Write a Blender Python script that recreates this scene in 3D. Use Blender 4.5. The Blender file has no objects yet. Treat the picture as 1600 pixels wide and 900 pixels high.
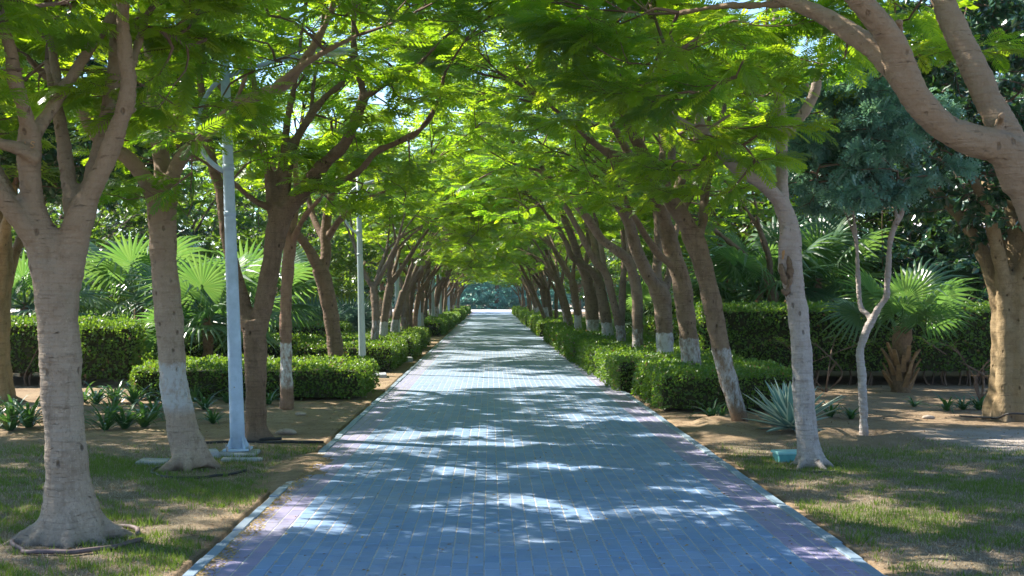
import bpy, math, random
import numpy as np
from mathutils import Vector, Matrix, Euler

# ------------------------------------------------------------------ camera, world, sun, exposure
S = bpy.context.scene
COL = S.collection
CAM_H = 1.65
F_PX = 2000.0            # focal length in pixels of the 1600 px wide photograph (45 mm)
cd = bpy.data.cameras.new('camera'); cam = bpy.data.objects.new('camera', cd); COL.objects.link(cam)
cam.location = (0, 0, CAM_H); cam.rotation_euler = (math.radians(90), 0, 0)
cd.sensor_width = 36; cd.lens = 45.0
cd.shift_x = 34 / 1600; cd.shift_y = 12 / 1600
cd.clip_start = 0.1; cd.clip_end = 3000
S.camera = cam

SUN_EL, SUN_AZ = 44.0, -62.0          # azimuth measured from +Y (along the path), negative = to the left
W = bpy.data.worlds.new('World'); S.world = W; W.use_nodes = True
nt = W.node_tree; nt.nodes.clear()
sky = nt.nodes.new('ShaderNodeTexSky'); sky.sky_type = 'NISHITA'; sky.sun_disc = False
sky.sun_elevation = math.radians(SUN_EL); sky.sun_rotation = math.radians(SUN_AZ)
sky.air_density = 1.0; sky.dust_density = 0.2; sky.ozone_density = 5.0
bg = nt.nodes.new('ShaderNodeBackground'); bg.inputs['Strength'].default_value = 0.115
wo = nt.nodes.new('ShaderNodeOutputWorld')
nt.links.new(sky.outputs[0], bg.inputs[0]); nt.links.new(bg.outputs[0], wo.inputs[0])
sl = bpy.data.lights.new('sun', 'SUN'); sl.energy = 5.0; sl.angle = math.radians(0.5); sl.color = (1, 0.93, 0.82)
sun = bpy.data.objects.new('sun', sl); COL.objects.link(sun); sun.location = (-30, 30, 60)
_e, _a = math.radians(SUN_EL), math.radians(SUN_AZ)
SUN_DIR = Vector((math.cos(_e) * math.sin(_a), math.cos(_e) * math.cos(_a), math.sin(_e)))
sun.rotation_euler = (-SUN_DIR).to_track_quat('-Z', 'Y').to_euler()

S.view_settings.view_transform = 'Standard'; S.view_settings.look = 'None'
S.view_settings.gamma = 1.0; S.view_settings.exposure = 1.68
S.render.engine = 'CYCLES'
S.cycles.use_denoising = True
S.cycles.max_bounces = 8; S.cycles.diffuse_bounces = 4; S.cycles.transmission_bounces = 6; S.cycles.glossy_bounces = 2

rng = np.random.default_rng(7)
R = random.Random(11)

# ------------------------------------------------------------------ helpers
def at(px, py, Y):
    """the point at depth Y that the photograph shows at px, py"""
    return np.array([(px - 766.0) / F_PX * Y, Y, CAM_H + (462.0 - py) / F_PX * Y])

def tag(o, label=None, cat=None, group=None, kind=None):
    if label: o['label'] = label
    if cat: o['category'] = cat
    if group: o['group'] = group
    if kind: o['kind'] = kind
    return o

def empty(name, loc, label=None, cat=None, group=None, rotz=0.0, scale=1.0):
    o = bpy.data.objects.new(name, None); COL.objects.link(o)
    o.location = loc; o.rotation_euler = (0, 0, rotz); o.scale = (scale,) * 3
    o.empty_display_size = 0.2
    return tag(o, label, cat, group)

def link(name, me, parent=None, loc=(0, 0, 0), rot=(0, 0, 0)):
    o = bpy.data.objects.new(name, me); COL.objects.link(o)
    o.location = loc; o.rotation_euler = rot
    if parent: o.parent = parent
    return o

def mk_mesh(name, V, faces, mats, midx=None, rnd=None, smooth=False, attrs=None):
    """V (n,3); faces: list of (m,k) int arrays; midx: one material index array over all faces"""
    me = bpy.data.meshes.new(name)
    V = np.asarray(V, dtype=np.float32)
    faces = [np.asarray(f, dtype=np.int32) for f in faces if len(f)]
    me.vertices.add(len(V)); me.vertices.foreach_set('co', V.ravel())
    loops = np.concatenate([f.ravel() for f in faces])
    tot = np.concatenate([np.full(len(f), f.shape[1], np.int32) for f in faces])
    st = np.concatenate([[0], np.cumsum(tot)[:-1]]).astype(np.int32)
    me.loops.add(len(loops)); me.loops.foreach_set('vertex_index', loops)
    me.polygons.add(len(tot)); me.polygons.foreach_set('loop_start', st); me.polygons.foreach_set('loop_total', tot)
    if midx is not None: me.polygons.foreach_set('material_index', np.asarray(midx, np.int32))
    me.polygons.foreach_set('use_smooth', np.full(len(tot), bool(smooth)))
    for m in (mats if isinstance(mats, (list, tuple)) else [mats]): me.materials.append(m)
    if rnd is not None:
        a = me.attributes.new('rnd', 'FLOAT', 'FACE'); a.data.foreach_set('value', np.asarray(rnd, np.float32))
    if attrs:
        for k, v in attrs.items():
            a = me.attributes.new(k, 'FLOAT', 'POINT'); a.data.foreach_set('value', np.asarray(v, np.float32))
    me.update(calc_edges=True); me.validate()
    return me

class MB:
    """collects pieces into one mesh"""
    def __init__(s): s.V = []; s.Q = []; s.T = []; s.n = 0; s.mq = []; s.mt = []
    def add(s, V, Q=None, T=None, m=0):
        V = np.asarray(V, float)
        if Q is not None and len(Q): s.Q.append(np.asarray(Q) + s.n); s.mq.append(np.full(len(Q), m))
        if T is not None and len(T): s.T.append(np.asarray(T) + s.n); s.mt.append(np.full(len(T), m))
        s.V.append(V); s.n += len(V)
    def box(s, c, d, rz=0.0, m=0, tilt=None, bevel=0.0):
        x, y, z = np.array(d) / 2
        b = bevel
        if b:
            V = np.array([[-x, -y, -z], [x, -y, -z], [x, y, -z], [-x, y, -z], [-x, -y, z - b], [x, -y, z - b], [x, y, z - b], [-x, y, z - b],
                          [-x + b, -y + b, z], [x - b, -y + b, z], [x - b, y - b, z], [-x + b, y - b, z]])
            Q = [[3, 2, 1, 0], [0, 1, 5, 4], [1, 2, 6, 5], [2, 3, 7, 6], [3, 0, 4, 7], [4, 5, 9, 8], [5, 6, 10, 9], [6, 7, 11, 10], [7, 4, 8, 11], [8, 9, 10, 11]]
        else:
            V = np.array([[-x, -y, -z], [x, -y, -z], [x, y, -z], [-x, y, -z], [-x, -y, z], [x, -y, z], [x, y, z], [-x, y, z]])
            Q = [[3, 2, 1, 0], [4, 5, 6, 7], [0, 1, 5, 4], [1, 2, 6, 5], [2, 3, 7, 6], [3, 0, 4, 7]]
        M = np.array(Euler((tilt or (0, 0)) + (rz,)).to_matrix()) if tilt else np.array(Matrix.Rotation(rz, 3, 'Z'))
        s.add(V @ M.T + np.array(c), Q, m=m)
    def tube(s, P, rad, n=8, m=0, caps=True, wob=0.0):
        V, Q, T = tube(P, rad, n, caps, wob); s.add(V, Q, T, m)
    def build(s, name, mats, parent=None, smooth=False, rnd=None, link_it=True, loc=(0, 0, 0)):
        V = np.concatenate(s.V)
        Q = np.concatenate(s.Q) if s.Q else np.zeros((0, 4), int); T = np.concatenate(s.T) if s.T else np.zeros((0, 3), int)
        mi = np.concatenate((s.mq if s.Q else []) + (s.mt if s.T else []))
        me = mk_mesh(name, V, [Q, T], mats, mi, rnd, smooth)
        return link(name, me, parent, loc) if link_it else me

def tube(P, rad, n=8, caps=True, wob=0.0):
    P = np.asarray(P, float); k = len(P)
    rad = np.broadcast_to(np.asarray(rad, float), (k,))
    T = np.gradient(P, axis=0) if k > 2 else np.repeat((P[1] - P[0])[None], k, 0)
    T /= np.linalg.norm(T, axis=1, keepdims=True) + 1e-9
    ref = np.array([0.31, 0.95, 0.02]) if abs(T[0, 2]) > 0.5 else np.array([0.05, 0.1, 1.0])
    u = np.cross(T[0], ref); u /= np.linalg.norm(u)
    a = np.linspace(0, 2 * np.pi, n, endpoint=False)
    V = np.zeros((k, n, 3))
    ph = rng.random(4) * 6.28
    for i in range(k):
        u = u - T[i] * (u @ T[i]); u /= np.linalg.norm(u) + 1e-9
        w = np.cross(T[i], u)
        r = rad[i] * (1 + wob * (np.sin(a * 2 + ph[0] + i * .5) * .6 + np.sin(a * 3 + ph[1] + i * .8) * .4 + .5 * np.sin(i * 1.3 + ph[2]))) if wob else rad[i] * np.ones(n)
        V[i] = P[i] + r[:, None] * (np.cos(a)[:, None] * u + np.sin(a)[:, None] * w)
    V = V.reshape(-1, 3)
    i, j = np.meshgrid(np.arange(k - 1), np.arange(n), indexing='ij'); j2 = (j + 1) % n
    Q = np.stack([i * n + j, i * n + j2, (i + 1) * n + j2, (i + 1) * n + j], -1).reshape(-1, 4)
    if not caps: return V, Q, None
    V = np.vstack([V, P[0], P[-1]]); c0, c1 = k * n, k * n + 1
    jj = np.arange(n); j2 = (jj + 1) % n
    T1 = np.stack([np.full(n, c0), j2, jj], -1); b = (k - 1) * n
    T2 = np.stack([np.full(n, c1), b + jj, b + j2], -1)
    return V, Q, np.vstack([T1, T2])

def spline(P, step=0.06, extra=None):
    """Catmull-Rom through P (k,d): every column is interpolated (xyz + radius)"""
    P = np.asarray(P, float)
    if len(P) < 3:
        n = max(2, int(np.linalg.norm(P[-1, :3] - P[0, :3]) / step)); t = np.linspace(0, 1, n + 1)[:, None]
        return P[0] * (1 - t) + P[-1] * t
    E = np.vstack([2 * P[0] - P[1], P, 2 * P[-1] - P[-2]]); out = []
    for i in range(1, len(E) - 2):
        n = max(2, int(np.linalg.norm(E[i + 1, :3] - E[i, :3]) / step)); t = np.linspace(0, 1, n, endpoint=False)[:, None]
        a, b, c, d = E[i - 1], E[i], E[i + 1], E[i + 2]
        out.append(0.5 * (2 * b + (c - a) * t + (2 * a - 5 * b + 4 * c - d) * t ** 2 + (3 * b - 3 * c + d - a) * t ** 3))
    out.append(P[-1][None]); return np.vstack(out)

def unit(v): return v / (np.linalg.norm(v, axis=-1, keepdims=True) + 1e-9)

def frames(D, Nn):
    """rotation matrices with x along D and z near Nn"""
    X = unit(D); Yv = unit(np.cross(Nn, X)); Z = np.cross(X, Yv)
    return np.stack([X, Yv, Z], -1)

def scatter(TV, TF, M, P, sc):
    """copies of a template: TV (n,3), TF (m,4)"""
    N, n = len(P), len(TV)
    V = np.einsum('nij,kj->nki', M, TV) * sc[:, None, None] + P[:, None, :]
    F = (TF[None] + (np.arange(N) * n)[:, None, None]).reshape(-1, TF.shape[1])
    return V.reshape(-1, 3), F

# ------------------------------------------------------------------ materials
def newmat(name):
    m = bpy.data.materials.new(name); m.use_nodes = True
    nt = m.node_tree; nt.nodes.clear()
    out = nt.nodes.new('ShaderNodeOutputMaterial')
    return m, nt, out

class NG:
    def __init__(s, nt): s.nt = nt
    def n(s, t, **kw):
        o = s.nt.nodes.new('ShaderNode' + t)
        for k, v in kw.items(): setattr(o, k, v)
        return o
    def set(s, sock, v):
        if hasattr(v, 'links') or isinstance(v, bpy.types.NodeSocket): s.nt.links.new(v, sock)
        else: sock.default_value = v
    def math(s, op, a, b=0.0, c=None, clamp=False):
        o = s.n('Math', operation=op, use_clamp=clamp); s.set(o.inputs[0], a); s.set(o.inputs[1], b)
        if c is not None: s.set(o.inputs[2], c)
        return o.outputs[0]
    def mix(s, f, a, b, mode='MIX'):
        o = s.n('Mix', data_type='RGBA', blend_type=mode)
        s.set(o.inputs[0], f)
        s.set(o.inputs[6], a if not isinstance(a, tuple) else (*a, 1)[:4]); s.set(o.inputs[7], b if not isinstance(b, tuple) else (*b, 1)[:4])
        return o.outputs[2]
    def noise(s, vec, scale, detail=4, rough=0.55, dist=0.0):
        o = s.n('TexNoise'); 
        if vec is not None: s.nt.links.new(vec, o.inputs['Vector'])
        o.inputs['Scale'].default_value = scale; o.inputs['Detail'].default_value = detail
        o.inputs['Roughness'].default_value = rough; o.inputs['Distortion'].default_value = dist
        return o.outputs[0]
    def ramp(s, f, a, b):
        o = s.n('MapRange'); o.clamp = True; s.set(o.inputs[0], f); o.inputs[1].default_value = a; o.inputs[2].default_value = b
        return o.outputs[0]
    def scale(s, vec, v):
        o = s.n('Mapping'); s.nt.links.new(vec, o.inputs[0]); o.inputs['Scale'].default_value = v; return o.outputs[0]
    def attr(s, name): return s.n('Attribute', attribute_name=name).outputs['Fac']
    def obj(s): return s.n('TexCoord').outputs['Object']
    def pos(s): return s.n('NewGeometry').outputs['Position']
    def bump(s, h, dist=0.01, st=1.0):
        o = s.n('Bump'); o.inputs['Distance'].default_value = dist; o.inputs['Strength'].default_value = st; s.set(o.inputs['Height'], h); return o.outputs[0]
    def prin(s, col, rough=0.7, spec=0.3, normal=None, metal=0.0):
        o = s.n('BsdfPrincipled'); s.set(o.inputs['Base Color'], col if not isinstance(col, tuple) else (*col, 1)[:4])
        s.set(o.inputs['Roughness'], rough); o.inputs['Specular IOR Level'].default_value = spec; o.inputs['Metallic'].default_value = metal
        if normal is not None: s.nt.links.new(normal, o.inputs['Normal'])
        return o.outputs[0]

def leaf_mat(name, a, b, ta, tb, trans=0.45, rough=0.45, spec=0.35, objvar=0.35):
    m, nt, out = newmat(name); g = NG(nt)
    r = g.attr('rnd'); orr = g.n('ObjectInfo').outputs['Random']
    f = g.math('ADD', g.math('MULTIPLY', r, 1 - objvar), g.math('MULTIPLY', orr, objvar), clamp=True)
    c = g.mix(f, a, b); t = g.mix(f, ta, tb)
    p = g.prin(c, rough, spec)
    tr = g.n('BsdfTranslucent'); g.set(tr.inputs[0], t)
    mx = g.n('MixShader'); mx.inputs[0].default_value = trans
    nt.links.new(p, mx.inputs[1]); nt.links.new(tr.outputs[0], mx.inputs[2]); nt.links.new(mx.outputs[0], out.inputs[0])
    return m

def bark_mat(name, c1, c2, c3, white=None, ring=1.0, wcol=(.38, .38, .375), up=None):
    """smooth grey-tan bark with fine rings; white = (low, high) band of worn whitewash, in metres above the base"""
    m, nt, out = newmat(name); g = NG(nt); o = g.obj()
    big = g.noise(o, 2.6, 5, .6); mid = g.noise(o, 11, 5, .6)
    rings = g.noise(g.scale(o, (3, 3, 42)), 1.0, 4, .6, .4)
    fine = g.noise(g.scale(o, (60, 60, 20)), 1.0, 3, .6)
    c = g.mix(g.ramp(big, .35, .65), c1, c2); c = g.mix(g.math('MULTIPLY', g.ramp(mid, .52, .75), .7), c, c3)
    c = g.mix(g.math('MULTIPLY', g.ramp(rings, .55, .8), .6), c, tuple(x * .45 for x in c3))
    streak = g.noise(g.scale(o, (14, 14, 1.6)), 1.0, 5, .65); c = g.mix(g.math('MULTIPLY', g.ramp(streak, .52, .72), .5), c, tuple(x * .6 for x in c3))
    pale = g.noise(g.scale(o, (7, 7, 3.5)), 1.0, 5, .7); c = g.mix(g.math('MULTIPLY', g.ramp(pale, .55, .72), .45), c, tuple(min(.6, x * 1.45) for x in c2))
    vo = g.n('TexVoronoi'); nt.links.new(g.scale(o, (9, 9, 5)), vo.inputs['Vector']); vo.inputs['Scale'].default_value = 1.0
    knot = g.ramp(g.math('ADD', vo.outputs['Distance'], g.math('MULTIPLY', fine, .10)), .20, .11); c = g.mix(g.math('MULTIPLY', knot, .75), c, tuple(x * .35 for x in c3))
    fl = g.noise(g.scale(o, (70, 70, 45)), 1.0, 3, .7); c = g.mix(g.math('MULTIPLY', g.ramp(fl, .60, .70), .6), c, tuple(x * .45 for x in c3)); c = g.mix(g.math('MULTIPLY', g.ramp(fl, .40, .30), .5), c, tuple(min(.6, x * 1.5) for x in c2))
    crack = g.ramp(g.noise(g.scale(o, (9, 9, 60)), 1.0, 6, .75, .8), .62, .70); c = g.mix(g.math('MULTIPLY', crack, .6), c, tuple(x * .3 for x in c3))
    z = g.n('SeparateXYZ'); nt.links.new(o, z.inputs[0]); z = z.outputs[2]
    # paler lower trunk, browner limbs higher up
    if up: c = g.mix(g.math('MULTIPLY', g.ramp(g.math('ADD', z, g.math('MULTIPLY', big, .8)), 1.2, 2.7), .68), c, up)
    # damp soil-stained foot
    foot = g.math('MULTIPLY', g.ramp(g.math('ADD', z, g.math('MULTIPLY', mid, .25)), .28, .10), .75)
    if white:
        zz = g.math('ADD', z, g.math('MULTIPLY', g.math('SUBTRACT', g.noise(o, 14, 3), .5), .10))
        w = g.math('MULTIPLY', g.ramp(zz, white[0], white[0] + .12), g.ramp(zz, white[1] + .02, white[1]))
        wear = g.ramp(g.math('ADD', g.noise(g.scale(o, (16, 16, 7)), 1.0, 6, .75), g.math('MULTIPLY', g.math('SUBTRACT', g.n('ObjectInfo').outputs['Random'], .42), .30)), .64, .42)
        w = g.math('MULTIPLY', w, wear)
        c = g.mix(foot, c, (0.10, 0.06, 0.035)); c = g.mix(w, c, wcol)
    else:
        c = g.mix(foot, c, (0.12, 0.10, 0.08))
    h = g.math('ADD', g.math('MULTIPLY', rings, .7 * ring), g.math('ADD', g.math('MULTIPLY', fine, .35), g.math('MULTIPLY', mid, .8)))
    nt.links.new(g.prin(c, .85, .2, g.bump(g.math('SUBTRACT', g.math('SUBTRACT', h, knot), g.math('MULTIPLY', crack, .9)), .02, 1.0)), out.inputs[0])
    return m

def plain(name, col, rough=.7, spec=.3, var=0.25, sc=8.0, bump=0.0, metal=0.0):
    m, nt, out = newmat(name); g = NG(nt); o = g.obj(); n = g.noise(o, sc, 5, .6)
    c = g.mix(g.ramp(n, .3, .7), tuple(x * (1 - var) for x in col), tuple(min(1, x * (1 + var)) for x in col))
    nt.links.new(g.prin(c, rough, spec, g.bump(g.noise(o, sc * 4, 4), bump) if bump else None, metal), out.inputs[0])
    return m

M = {}
M['leaf'] = leaf_mat('flame_tree_leaf', (.028, .085, .012), (.06, .13, .014), (.17, .43, .010), (.60, .74, .02), .55, .34, .5)
M['twig'] = plain('twig_bark', (.13, .085, .06), .85, .2)
M['ficus_leaf'] = leaf_mat('ficus_leaf', (.025, .075, .045), (.045, .11, .055), (.06, .18, .03), (.16, .30, .04), .18, .26, .85)
M['feather_leaf'] = leaf_mat('feathery_leaf', (.08, .19, .16), (.12, .25, .20), (.12, .28, .14), (.20, .34, .14), .35, .35, .7)
M['hedge_leaf'] = leaf_mat('hedge_leaf', (.03, .085, .015), (.07, .14, .02), (.16, .34, .02), (.34, .5, .03), .35, .4, .4)
M['far_hazed_leaf'] = leaf_mat('far_bluish_hazed_leaf', (.09, .22, .19), (.12, .26, .25), (.20, .54, .42), (.28, .60, .52), .5, .5, .3)  # bluish foliage, paled and blued further with distance haze put into its colour
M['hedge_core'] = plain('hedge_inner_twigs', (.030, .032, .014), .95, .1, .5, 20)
M['palm'] = leaf_mat('palm_frond', (.035, .085, .04), (.06, .12, .05), (.14, .34, .05), (.26, .44, .08), .35, .35, .5)
M['palm_blue'] = leaf_mat('bluish_palm_frond', (.045, .10, .085), (.07, .135, .11), (.12, .24, .14), (.18, .30, .17), .25, .35, .5)
M['palm_stem'] = plain('palm_fibre', (.17, .105, .06), .9, .15, .4, 25, .02)
M['boot'] = plain('old_leaf_base', (.23, .135, .065), .75, .2, .3, 12, .01)
M['lily'] = leaf_mat('lily_leaf', (.02, .07, .03), (.04, .11, .03), (.08, .22, .03), (.16, .32, .04), .25, .35, .5)
M['bark'] = bark_mat('grey_tan_bark', (.255, .20, .15), (.32, .26, .20), (.16, .11, .075), up=(.175, .11, .058))
M['bark_brown'] = bark_mat('brown_bark', (.135, .088, .054), (.18, .12, .08), (.08, .048, .030))
M['bark_white'] = bark_mat('whitewashed_bark', (.145, .10, .066), (.195, .14, .098), (.085, .055, .036), (.16, 1.0))
M['bark_patch'] = bark_mat('patchy_whitewashed_bark', (.29, .22, .165), (.34, .27, .21), (.18, .125, .085), (.52, 1.02), up=(.20, .13, .08))
M['bark_slim'] = bark_mat('slim_whitewashed_bark', (.22, .13, .085), (.27, .17, .115), (.13, .075, .05), (.34, 1.0), wcol=(.58, .57, .55))
M['bark_grey'] = bark_mat('pale_grey_bark', (.31, .28, .265), (.38, .345, .325), (.24, .19, .16), up=(.27, .20, .16))
M['bark_ochre'] = bark_mat('ochre_bark', (.21, .15, .08), (.27, .20, .115), (.13, .085, .042), ring=.4)
M['scar'] = plain('bare_wood', (.42, .23, .10), .8, .2, .35, 20, .01)
M['lamp'] = plain('lamp_blue_grey_paint', (.34, .44, .56), .5, .4, .16, 7)
M['lamp_green'] = plain('lamp_grey_green_paint', (.30, .36, .33), .5, .4, .08, 5)
M['glass'] = plain('lamp_glass', (.6, .65, .68), .2, .5, .02)
M['bolt'] = plain('bolt_steel', (.28, .27, .26), .4, .5, .3, 30, 0, .7)
M['concrete'] = plain('concrete', (.30, .31, .32), .9, .2, .2, 18, .006)
M['rubber_black'] = plain('black_hose', (.018, .018, .02), .5, .4, .3, 30)
M['rubber_brown'] = plain('purplish_brown_hose', (.11, .075, .075), .65, .3, .3, 30)
M['valve'] = plain('valve_box_plastic', (.10, .34, .34), .5, .4, .15, 10)
M['valve_lid'] = plain('valve_lid_plastic', (.24, .50, .50), .5, .4, .12, 10)
M['stone'] = plain('stone', (.33, .27, .22), .9, .2, .3, 14, .01)
M['white_wall'] = plain('white_render', (.78, .77, .74), .9, .2, .06, 2)
M['window'] = plain('window_glass', (.05, .07, .08), .1, .5, .1)
M['roof'] = plain('flat_roof', (.5, .48, .45), .9, .2, .1, 3)
M['bollard'] = plain('pale_fence', (.75, .76, .74), .6, .3, .05)

def paver_mat(name, c1, c2):
    m, nt, out = newmat(name); g = NG(nt); p = g.pos()
    f = g.math('FRACT', g.math('ADD', g.attr('rnd'), g.n('ObjectInfo').outputs['Random']))
    c = g.mix(f, c1, c2)
    st = g.noise(p, 0.9, 5, .65)
    c = g.mix(g.math('MULTIPLY', g.ramp(st, .45, .75), .35), c, (.30, .30, .29))
    dirt = g.noise(p, 5.5, 6, .7)
    sy = g.n('SeparateXYZ'); nt.links.new(p, sy.inputs[0])
    dust = g.math('MULTIPLY', g.ramp(g.math('ADD', sy.outputs[1], g.math('MULTIPLY', st, 8.0)), 16.0, 34.0), .5)   # sunlit greying of the far stretch, painted into the paver colour
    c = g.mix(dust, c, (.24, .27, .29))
    blot = g.noise(p, 1.7, 5, .7); c = g.mix(g.math('MULTIPLY', g.ramp(blot, .58, .66), .22), c, (.10, .11, .13))
    c = g.mix(g.math('MULTIPLY', g.ramp(dirt, .56, .74), .35), c, (.16, .14, .12))
    h = g.noise(p, 160, 3, .7)
    nt.links.new(g.prin(c, .62, .35, g.bump(h, .002, .7)), out.inputs[0]); return m
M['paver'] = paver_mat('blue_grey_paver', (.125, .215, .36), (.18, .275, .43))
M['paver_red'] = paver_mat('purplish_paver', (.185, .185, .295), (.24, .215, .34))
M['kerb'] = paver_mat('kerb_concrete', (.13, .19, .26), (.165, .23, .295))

def sand_mat():
    m, nt, out = newmat('joint_sand'); g = NG(nt); p = g.pos()
    c = g.mix(g.ramp(g.noise(p, 3, 5, .7), .3, .7), (.34, .34, .34), (.46, .45, .43))
    c = g.mix(g.ramp(g.noise(p, 60, 2), .5, .7), c, (.20, .18, .14))
    nt.links.new(g.prin(c, .95, .1), out.inputs[0]); return m
M['sand'] = sand_mat()

def far_path_mat():
    m, nt, out = newmat('distant_paving'); g = NG(nt); p = g.pos()
    mp = g.n('Mapping'); nt.links.new(p, mp.inputs[0]); mp.inputs['Rotation'].default_value = (0, 0, math.radians(90))
    b = g.n('TexBrick'); nt.links.new(mp.outputs[0], b.inputs[0])
    b.inputs['Color1'].default_value = (.135, .22, .36, 1); b.inputs['Color2'].default_value = (.175, .27, .42, 1); b.inputs['Mortar'].default_value = (.3, .29, .27, 1)
    b.inputs['Scale'].default_value = 1; b.inputs['Brick Width'].default_value = .2; b.inputs['Row Height'].default_value = .0995; b.inputs['Mortar Size'].default_value = .004
    c = g.mix(g.math('ADD', .42, g.math('MULTIPLY', g.ramp(g.noise(p, .9, 5, .65), .45, .75), .3)), b.outputs[0], (.24, .27, .29))  # carries the painted sunlit greying on into the distance
    sx = g.n('SeparateXYZ'); nt.links.new(p, sx.inputs[0]); x = sx.outputs[0]
    e = g.math('MAXIMUM', g.math('LESS_THAN', x, -1.43), g.math('GREATER_THAN', x, 1.95))
    c = g.mix(g.math('MULTIPLY', e, .6), c, (.285, .25, .35))
    nt.links.new(g.prin(c, .62, .35), out.inputs[0]); return m
M['far_path'] = far_path_mat()

def ground_mat():
    m, nt, out = newmat('soil'); g = NG(nt); p = g.pos()
    n1 = g.noise(p, .55, 6, .6); n2 = g.noise(p, 3.2, 6, .65); n3 = g.noise(p, 28, 5, .7)
    c = g.mix(g.ramp(n2, .3, .7), (.19, .13, .08), (.32, .235, .15))
    c = g.mix(g.math('MULTIPLY', g.ramp(n1, .45, .65), .55), c, (.36, .27, .17))
    c = g.mix(g.math('MULTIPLY', g.ramp(n3, .5, .72), .65), c, (.085, .055, .035))
    s = g.n('SeparateXYZ'); nt.links.new(p, s.inputs[0]); x, y = s.outputs[0], s.outputs[1]
    wob = g.math('MULTIPLY', g.math('SUBTRACT', n1, .5), 5.0)
    # trodden grass mat near the front, pale dusty clearing on the right, pale open ground away from the path
    ax = g.math('ABSOLUTE', g.math('SUBTRACT', x, .26))
    lawn = g.math('MULTIPLY', g.ramp(g.math('ADD', y, wob), 15.2, 13.6), g.ramp(ax, 2.2, 2.5))
    lc = g.mix(g.ramp(n2, .42, .70), (.175, .14, .10), (.125, .11, .06))
    lc = g.mix(g.math('MULTIPLY', g.ramp(n3, .5, .7), .7), lc, (.34, .30, .24))
    c = g.mix(g.math('MULTIPLY', lawn, .85), c, lc)
    dust = g.math('MULTIPLY', g.ramp(g.math('ADD', x, wob), 4.6, 5.6), g.math('MULTIPLY', g.ramp(g.math('ADD', y, wob), 13.6, 14.2), g.ramp(g.math('ADD', y, wob), 16.6, 15.8)))
    c = g.mix(g.math('MULTIPLY', dust, .8), c, (.40, .36, .33))
    far = g.ramp(g.math('ADD', ax, wob), 9.5, 14)
    c = g.mix(g.math('MULTIPLY', far, .8), c, (.44, .37, .28))
    h = g.math('ADD', g.math('MULTIPLY', n3, 1.0), g.math('MULTIPLY', g.noise(p, 110, 3), .5))
    nt.links.new(g.prin(c, .95, .15, g.bump(h, .03, .9)), out.inputs[0]); return m
M['soil'] = ground_mat()

def blade_mat(name, a, b, t):
    return leaf_mat(name, a, b, t, t, .3, .6, .2, 0.0)
M['grass_dry'] = blade_mat('dry_grass', (.20, .16, .11), (.44, .38, .29), (.36, .30, .2))
M['grass_green'] = blade_mat('green_grass', (.06, .115, .018), (.125, .175, .035), (.22, .34, .03))
M['litter'] = blade_mat('dead_leaves', (.10, .05, .025), (.36, .24, .11), (.25, .15, .06))
M['chaff'] = blade_mat('yellow_chaff', (.30, .20, .07), (.48, .36, .16), (.4, .3, .1))

def agave_mat():
    m, nt, out = newmat('variegated_agave'); g = NG(nt); e = g.attr('edge')
    c = g.mix(g.ramp(e, .55, .75), (.10, .22, .20), (.46, .52, .40))
    c = g.mix(g.math('MULTIPLY', g.noise(g.obj(), 30, 3), .35), c, (.14, .30, .30))
    nt.links.new(g.prin(c, .45, .4), out.inputs[0]); return m
M['agave'] = agave_mat()

# ------------------------------------------------------------------ ground
def vnoise(x, y, s, seed=0):
    """cheap smooth noise from sines"""
    a = seed * 1.7
    return (np.sin(x * s + a) * np.cos(y * s * 1.13 + a * 2) + .5 * np.sin(x * s * 2.3 + y * s * 1.7 + a) + .25 * np.sin(x * s * 4.9 - y * s * 5.3 + 3 * a)) / 1.75

GZ = -0.045
BUMPS = [  # x, y, ring radius, ring height, width : planting basins and mounds
    (4.41, 15.1, .42, .10, .16), (3.22, 16.7, .40, .09, .17), (-2.96, 18.5, .4, .05, .18), (2.9, 15.9, 0, .07, .35), (4.9, 14.5, 0, .06, .3), (5.2, 15.4, 0, .05, .3), (3.7, 17.4, 0, .06, .4)]
def ground_z(x, y):
    x = np.asarray(x, float); y = np.asarray(y, float)
    z = GZ + .012 * vnoise(x, y, 2.1, 1) + .006 * vnoise(x, y, 7.3, 2)
    for bx, by, rr, hh, w in BUMPS:
        d = np.hypot(x - bx, y - by); z = z + hh * np.exp(-((d - rr) / w) ** 2)
    inside = (x > -1.9) & (x < 2.42)
    return np.where(inside, -.12, z)

xs = np.concatenate([[-400, -150, -60, -30, -18], np.arange(-12, -1.95, .16), [-1.93, -1.90, -1.89, 2.41, 2.42, 2.45], np.arange(2.5, 12, .16), [18, 30, 60, 150, 400]])
ys = np.concatenate([[-60, -20, -5, 2], np.arange(5, 28, .16), np.arange(28, 60, 1.0), np.arange(60, 200, 10), [240, 320, 500, 900]])
gx, gy = np.meshgrid(xs, ys, indexing='ij'); gz = ground_z(gx, gy)
nx, ny = len(xs), len(ys)
i, j = np.meshgrid(np.arange(nx - 1), np.arange(ny - 1), indexing='ij')
Q = np.stack([i * ny + j, (i + 1) * ny + j, (i + 1) * ny + j + 1, i * ny + j + 1], -1).reshape(-1, 4)
tag(link('ground', mk_mesh('ground', np.stack([gx, gy, gz], -1).reshape(-1, 3), [Q], M['soil'], smooth=True)), 'brown bare soil with dry leaf litter and worn turf', kind='structure')

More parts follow.
